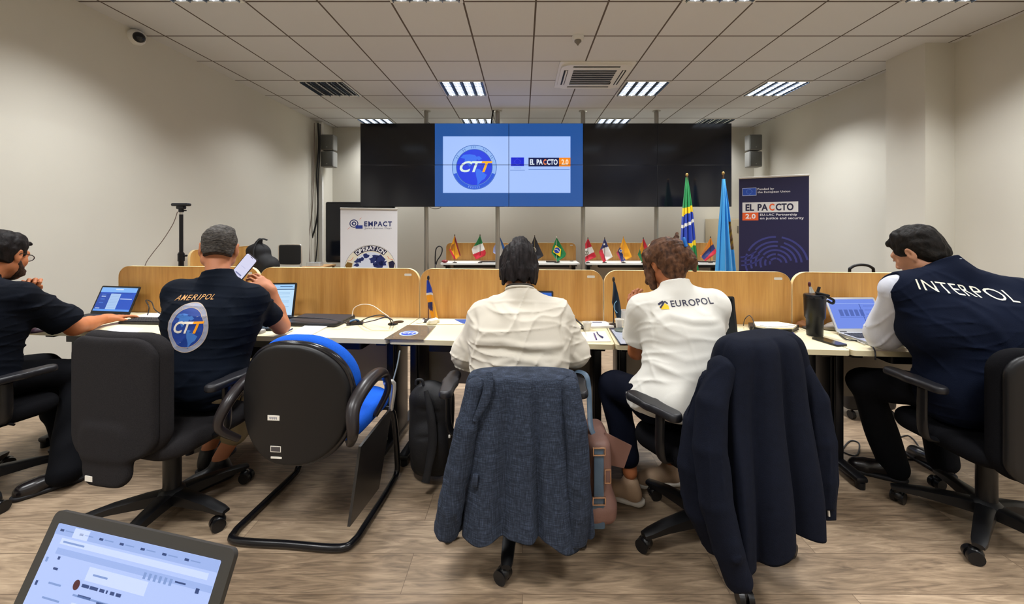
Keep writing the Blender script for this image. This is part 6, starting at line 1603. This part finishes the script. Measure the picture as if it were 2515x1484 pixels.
phone('lit smartphone held up beside the ear of the grey-haired man', P(601, 655, 2.275), (.77, 0, -.64), (.64, 0, .77), '#dcdcf6', .95, ph_draw, h=.150)

# --- the man in the cream shirt
J = dict(hips=(-.01, 1.955, .605), waist=(-.012, 1.975, .70), chest=(-.012, 2.01, .84), shL=(-.195, 2.05, .944), shR=(.175, 2.05, .942), neck=(-.012, 2.06, 1.052), head=(-.020, 2.165, 1.172), ypr=(0, -20, 0),
         elL=(-.285, 2.065, .752), wrL=(-.17, 2.30, .87), elR=(.262, 2.065, .75), wrR=(.14, 2.30, .87), knL=(-.15, 2.44, .53), knR=(.13, 2.44, .53), anL=(-.14, 2.38, .11), anR=(.12, 2.38, .11), toeL=(-.14, 2.53, .04), toeR=(.12, 2.53, .04),
         bulk=.018, cw=.10, ww=.095, arm=1.05, hs=1.02, handL=((.35, .9, -.1), (0, 0, -1), -1), handR=((-.35, .9, -.1), (0, 0, -1), 1))
def mop(f, o, Rm, s):
    h = lambda x, y, z: o + Rm @ (A3((x, y, z)) * s)
    f.ell(h(0, -.014, .036), A3((.092, .114, .104)) * s, .01, Rm); f.ell(h(0, -.05, -.035), A3((.087, .072, .060)) * s, .04, Rm)
    for x in (-1, 1): f.caps(h(x * .075, .0, .02), h(x * .080, -.02, -.058), .026 * s, .018 * s, .03)
    rg = random.Random(5)
    for i in range(22):
        a = R(-200 + 220 * i / 21); x, y = .078 * math.cos(a), -.035 + .068 * math.sin(a) if math.sin(a) < 0 else -.035
        f.caps(h(x, y, -.04), h(x * (1.0 + rg.uniform(-.05, .12)), y * 1.02, -.072 - rg.uniform(0, .026)), .016 * s, .005 * s, .014)
    f.caps(h(-.01, -.03, .135), h(.02, .0, .146), .018 * s, .012 * s, .03); f.caps(h(.02, -.04, .128), h(.05, -.02, .12), .018 * s, .012 * s, .03)
    f.wrinkle(.0045, (60, 60, 16), 6); f.crease(.0045, (110, 110, 16), 7, 5, 2)
    f.ell(h(0, .13, -.05), A3((.090, .085, .115)) * s, .006, Rm, 0, 's')
pm = person('man with thick dark hair in a cream long-sleeved shirt seen from behind', J, SKIN('olive', '#b5805f', '#a57050'), hair_material('hair_dark', '#2a2425', '#060506', (1, 1, .35), 60), mop)  # lighter strand colour paints highlights into the dark hair
CRS = mat('shirt_cream', '#d3ccbf', .85, noise=(5, .9, '#cac3b4'), bump=(400, .08), spec=.2)
sh = top_shirt(pm, J, CRS, off=.016, sleeve=1.75, sr=.022, collar=.022, hem=.52, wr=(.0038, (13, 13, 20)), seed=9, cr=.008, folds=px_folds([
    ([(1165, 845), (1230, 838), (1300, 850), (1385, 853)], 1.86, .011, .022), ([(1165, 862), (1230, 856), (1300, 868), (1385, 870)], 1.86, .013, -.020),
    ([(1180, 748), (1275, 744), (1370, 752)], 1.93, .006, .007), ([(1235, 755), (1262, 775), (1275, 815)], 1.90, .012, .008), ([(1320, 755), (1305, 790), (1285, 820)], 1.90, .012, .006),
    ([(1160, 770), (1172, 810), (1165, 850)], 1.93, .012, -.010), ([(1388, 770), (1378, 810), (1385, 850)], 1.93, .012, -.010),
    ([(1200, 900), (1260, 878), (1330, 890)], 1.85, .014, .010), ([(1180, 880), (1215, 905), (1250, 912)], 1.85, .012, -.008), ([(1300, 880), (1350, 905), (1380, 890)], 1.85, .014, .010),
    ([(1130, 830), (1150, 860), (1135, 890)], 2.02, .012, .010), ([(1410, 830), (1400, 860), (1425, 885)], 2.02, .012, .010)]))
nb = A3(J['neck']); hd = A3(J['head']); up = nrm(nrm(hd - nb) + A3((0, -.1, .6)))
ring = lambda r, h_, n=40: [tuple(nb + up * h_ + r * (math.cos(2 * math.pi * i / n) * A3((1, 0, 0)) + math.sin(2 * math.pi * i / n) * nrm(np.cross(up, A3((1, 0, 0)))))) for i in range(n)]
MB().tube(ring(.072, .018), .006, n=10, closed=True).build('collar', CRS, sh, False)
MB().tube(ring(.068, .030), .005, n=8, closed=True).build('lanyard', mat('lanyard_dark', '#2b2620', .6), pm, True)
trousers(pm, J, mat('trousers_dark', '#0b0c11', .9, bump=(300, .2), spec=.12), seed=5)
for s in 'LR': shoe(pm, J, s, BKS, SOLK)

# --- the woman
J = dict(hips=(.70, 1.865, .595), waist=(.745, 1.875, .72), chest=(.762, 1.925, .88), shL=(.592, 1.97, .995), shR=(.925, 1.94, 1.015), neck=(.752, 1.975, 1.085), head=(.740, 2.065, 1.205), ypr=(14, -24, -4),
         elL=(.600, 2.112, .735), wrL=(.628, 2.27, .905), elR=(.935, 2.05, .83), wrR=(.80, 2.25, .86), knL=(.490, 2.16, .53), knR=(.80, 2.22, .53), anL=(.545, 2.03, .15), anR=(.80, 2.17, .12), toeL=(.46, 2.07, .04), toeR=(.74, 2.165, .04),
         bulk=-.006, cw=.075, ww=.07, arm=.95, hs=.96, handL=((.10, .35, .9), (.5, .6, -.2), -1, (35, 38, 40, 42), 1., .95, .4), handR=((-.3, .9, -.1), (0, 0, -1), 1))
def bun(f, o, Rm, s):
    h = lambda x, y, z: o + Rm @ (A3((x, y, z)) * s)
    f.ell(h(0, -.012, .036), A3((.088, .112, .100)) * s, .01, Rm); f.ell(h(0, -.06, -.015), A3((.074, .060, .060)) * s, .03, Rm)
    f.caps(h(-.074, .02, .04), h(-.084, .055, -.11), .026 * s, .016 * s, .03); f.caps(h(-.06, .06, .07), h(-.080, .088, -.07), .028 * s, .014 * s, .03)
    f.caps(h(.03, -.10, .040), h(.055, -.115, -.035), .036 * s, .030 * s, .03); f.caps(h(.055, -.10, .05), h(.085, -.10, -.045), .026 * s, .020 * s, .02); f.caps(h(.07, -.11, -.02), h(.088, -.09, -.075), .016 * s, .008 * s, .02)
    f.ell(h(0, -.058, -.065), A3((.060, .038, .055)) * s, .03, Rm); f.caps(h(.02, -.105, .07), h(.045, -.10, .125), .011 * s, .004 * s, .02)
    f.wrinkle(.0030, (26, 80, 60), 12); f.crease(.0030, (30, 130, 90), 13, 5, 2)
    f.ell(h(.012, .125, -.055), A3((.078, .085, .118)) * s, .006, Rm, 0, 's'); f.plane(h(0, 0, -.130), Rm @ A3((0, -.2, -1)))
    f.ell(h(-.084, -.005, -.016), A3((.018, .018, .026)) * s, .006, Rm, 0, 's')
pw = person('woman with brown pinned-up hair in a white short-sleeved shirt with dark lettering', J, SKIN('bronze', '#a5663f', '#965836'), hair_material('hair_brown', '#6e4c36', '#2c1b14', (1, .35, .6), 60), bun)
hd = A3(J['head']); Rm = ypr(*[R(x) for x in J['ypr']])
hc = hd + Rm @ A3((.036, -.145, .055)); MB().box(hc, (.016, .016, .050), rot=(R(-15), R(-8), R(10)), bev=.006).build('hair_clip', mat('clip_blue', '#1f6fc8', .2, spec=.7), pw, True)
WHS = mat('shirt_white', '#dfddd6', .8, noise=(5, .9, '#d8d5cc'), bump=(400, .08), spec=.2)
def flare(f):
    f.caps((.61, 1.95, .57), (.70, 1.80, .60), .10, .115, .06); f.plane((0, 0, .552), (0, 0, -1))
sh = top_shirt(pw, J, WHS, off=.013, sleeve=.66, sr=.020, collar=.040, hem=.552, wr=(.0030, (14, 14, 24)), seed=15, extra=flare, folds=px_folds([
    ([(1600, 800), (1650, 775), (1700, 788), (1775, 788)], 1.82, .012, .006), ([(1605, 812), (1650, 790), (1700, 800), (1775, 800)], 1.82, .010, -.005),
    ([(1610, 770), (1640, 757), (1660, 748)], 1.84, .010, .004), ([(1675, 795), (1695, 850), (1710, 930)], 1.80, .006, .003), ([(1605, 830), (1660, 838), (1720, 826)], 1.80, .014, .004), ([(1610, 860), (1680, 880), (1760, 868)], 1.80, .014, .004),
    ([(1615, 900), (1660, 915), (1720, 905)], 1.78, .014, .005), ([(1610, 930), (1650, 945), (1700, 935)], 1.77, .014, .005), ([(1620, 965), (1655, 975), (1690, 960)], 1.75, .012, .005), ([(1596, 870), (1604, 920), (1622, 960)], 1.82, .008, .004), ([(1592, 745), (1602, 790), (1600, 840)], 1.88, .010, -.006)]))
p = Print(); INK = mat('thread_dark_navy', '#1c1b3c', .6); p.fit(-.074, -.0135, .122, .0135, 'EUROPOL', INK, 1, bold=.008, space=1.10)
YL = mat('thread_yellow', '#f0c218', .6)
p.poly([(-.128, -.008), (-.122, -.020), (-.088, -.020), (-.088, -.006), (-.100, .004), (-.110, -.006)], YL, 1); p.stroke([(-.126, -.014), (-.098, .012), (-.088, .002)], .006, INK, 2); p.stroke([(-.130, .000), (-.105, .012)], .008, INK, 2)
o = P(1690, 745, 1.86); p.build('lettering', drape_map(sh.data, o, (.995, 0, .085), (-.085, 0, .995), (0, 1, 0)), sh, False, cut=.012)
trousers(pw, J, mat('trousers_navy', '#090d1b', .9, bump=(300, .2), spec=.12), short=.80, seed=6)
BGE = mat('shoe_beige', '#a58a70', .7, bump=(200, .2)); SOLW = mat('sole_white', '#cfc8bd', .6)
for s in 'LR': shoe(pw, J, s, BGE, SOLW, 1.0)
phone('white-screened smartphone raised in the left hand of the woman', P(1567, 762, 2.30), (.93, .05, -.1), (-.16, -.2, .95), '#c9d0f2', .8, None)

# --- the man in the vest
J = dict(hips=(2.12, 1.87, .605), waist=(2.12, 1.865, .72), chest=(2.085, 1.885, .92), shL=(1.845, 1.965, 1.085), shR=(2.315, 1.865, 1.075), neck=(2.085, 1.955, 1.175), head=(2.050, 2.075, 1.258), ypr=(16, -26, -6),
         elL=(1.875, 2.09, .835), wrL=(2.06, 2.19, .855), elR=(2.43, 2.05, .85), wrR=(2.22, 2.18, .86), knL=(1.89, 2.215, .53), knR=(2.32, 2.28, .53), anL=(2.03, 2.21, .12), anR=(2.36, 2.26, .12), toeL=(1.93, 2.27, .04), toeR=(2.36, 2.40, .04),
         bulk=.022, cw=.12, ww=.07, arm=1.05, hs=1.02, handL=((.5, .8, -.1), (0, 0, -1), -1, (30, 34, 34, 32)), handR=((-.6, .75, -.12), (0, 0, -1), 1, (30, 34, 34, 32)))
pv = person('dark-haired man in a navy vest with white lettering bent over the silver laptop', J, SKIN('light', '#c08d70', '#b07c5f'), hair_material('hair_black', '#1f1a16', '#080706', (1, 1, .6), 55), short_hair(puff=.005, top=.010, amp=.0035, freq=(60, 60, 40), nape=-.088, forelock=True))
OXF = mat('shirt_pale_blue', '#cdd0da', .8, noise=(6, .9, '#c3c6d2'), bump=(400, .08), spec=.2)
top_shirt(pv, J, OXF, off=.002, sleeve=1.92, sr=.020, collar=.035, hem=.55, wr=(.0036, (15, 15, 20)), seed=21, cr=.008)
VST = mat('vest_navy', '#0f172a', .9, noise=(10, .9, '#0a1020'), bump=(260, .2), spec=.12)
def armholes(f):
    for s, sg in (('L', -1), ('R', 1)):
        S = A3(J['sh' + s]); ax = nrm(A3(J['shR']) - A3(J['shL'])); f.caps(S + ax * sg * .065 + A3((0, 0, .05)), S + ax * sg * .085 + A3((0, .03, -.22)), .060, .062, .01, 0, 's')
vs = top_shirt(pv, J, VST, off=.022, collar=.055, hem=.485, wr=(.0032, (9, 9, 12)), seed=23, name='vest', sleeveless=True, extra=armholes, folds=px_folds([
    ([(2400, 750), (2440, 800), (2470, 850)], 1.72, .02, .009), ([(2270, 760), (2262, 840), (2250, 900)], 1.80, .02, .008), ([(2330, 800), (2340, 880), (2330, 950)], 1.72, .03, .008)]))
p = Print(); p.fit(-.172, -.023, .172, .023, 'INTERPOL', mat('thread_white', '#d8d6c6', .6), 1, space=1.08)
o = P(2388, 716, 1.80); p.build('lettering', drape_map(vs.data, o, (.985, 0, -.165 * .75), (.12, 0, .99), (0, 1, 0)), vs, False, cut=.012)
trousers(pv, J, mat('trousers_charcoal', '#0d0e12', .9, bump=(300, .2), spec=.12), seed=7)
for s in 'LR': shoe(pv, J, s, mat('shoe_leather', '#141011', .25, spec=.6), SOLK)

# --- the man in glasses
J = dict(hips=(-2.86, 2.06, .605), waist=(-2.87, 2.07, .73), chest=(-2.865, 2.10, .90), shL=(-3.075, 2.13, 1.035), shR=(-2.665, 2.12, 1.03), neck=(-2.905, 2.135, 1.105), head=(-2.900, 2.235, 1.232), ypr=(14, -12, 0),
         elL=(-3.06, 2.42, .82), wrL=(-2.945, 2.38, .985), elR=(-2.645, 2.37, .795), wrR=(-2.715, 2.605, .790), knL=(-2.92, 2.45, .53), knR=(-2.62, 2.38, .53), anL=(-2.88, 2.52, .11), anR=(-2.46, 2.17, .13), toeL=(-2.87, 2.68, .04), toeR=(-2.56, 2.06, .04),
         bulk=.014, cw=.10, ww=.085, arm=1.06, handL=((.40, -.10, .75), (.55, -.55, -.4), 1, (60, 70, 72, 75), .6, 1., .6), handR=((.22, .95, -.03), (0, 0, -1), -1, (12, 14, 14, 12), 1.3))
pg = person('man in glasses and a dark polo shirt resting his chin on his fist', J, SKIN('warm', '#b9774f', '#aa6743'), hair_material('hair_deep_brown', '#1e1818', '#080606', (1, 1, .5), 55), short_hair(puff=.006, top=.006, amp=.0036, freq=(50, 50, 40), nape=-.060, forelock=True))
sh = top_shirt(pg, J, mat('polo_dark', '#080e1a', .85, noise=(9, .8, '#050912'), bump=(350, .15), spec=.15), off=.013, sleeve=.80, sr=.020, collar=.045, hem=.50, wr=(.0034, (14, 14, 24)), seed=31, folds=px_folds([
    ([(10, 735), (60, 730), (110, 742)], 2.05, .012, .009), ([(5, 765), (60, 760), (120, 770)], 2.05, .012, .008), ([(20, 700), (50, 698), (80, 708)], 2.08, .010, .008), ([(40, 850), (55, 880), (45, 900)], 2.05, .012, .010)]))
hd = A3(J['head']); Rm = ypr(*[R(x) for x in J['ypr']]); h = lambda x, y, z: tuple(hd + Rm @ A3((x, y, z)))
g = MB()
for x in (-1, 1):
    rim = [h(x * .033 + .024 * math.cos(2 * math.pi * i / 24), .118, -.002 + .018 * math.sin(2 * math.pi * i / 24)) for i in range(24)]
    g.tube(rim, .0022, n=8, closed=True); g.tube([h(x * .057, .117, .004), h(x * .080, .07, .008), h(x * .086, .0, .010), h(x * .084, -.02, -.004)], .0022, n=8)
g.tube([h(-.010, .119, .002), h(0, .123, .006), h(.010, .119, .002)], .002, n=8)
gl = g.build('glasses', mat('glasses_frame', '#1a1512', .3), pg, True)
for x in (-1, 1): MB().cyl(h(x * .033, .1175, -.002), h(x * .033, .1185, -.002), .022, n=20).build('lens', mat('lens_clear', '#ffffff', .02, alpha=.12), gl, True)
f = Field(hd - .2, hd + .2, .004); hh = lambda x, y, z: hd + Rm @ A3((x, y, z))
for x in (-1, 1): f.caps(hh(x * .060, .015, -.050), hh(x * .045, .055, -.092), .0235, .0215, .03); f.caps(hh(x * .045, .055, -.092), hh(0, .078, -.104), .021, .0215, .03)
f.wrinkle(.002, (120, 120, 120), 8); f.build('beard', hair_material('beard_short', '#4a372e', '#2a1e18', (1, 1, 1), 120), pg)
trousers(pg, J, mat('trousers_black', '#090a0e', .9, bump=(300, .2), spec=.12), seed=8)
for s in 'LR': shoe(pg, J, s, mat('shoe_leather', ''), SOLK)
t = MB().tube([P(66, 704, 2.30), P(74, 712, 2.29), P(80, 720, 2.285)], .008, smooth=4).build('watch_strap', BLK, pg, True)
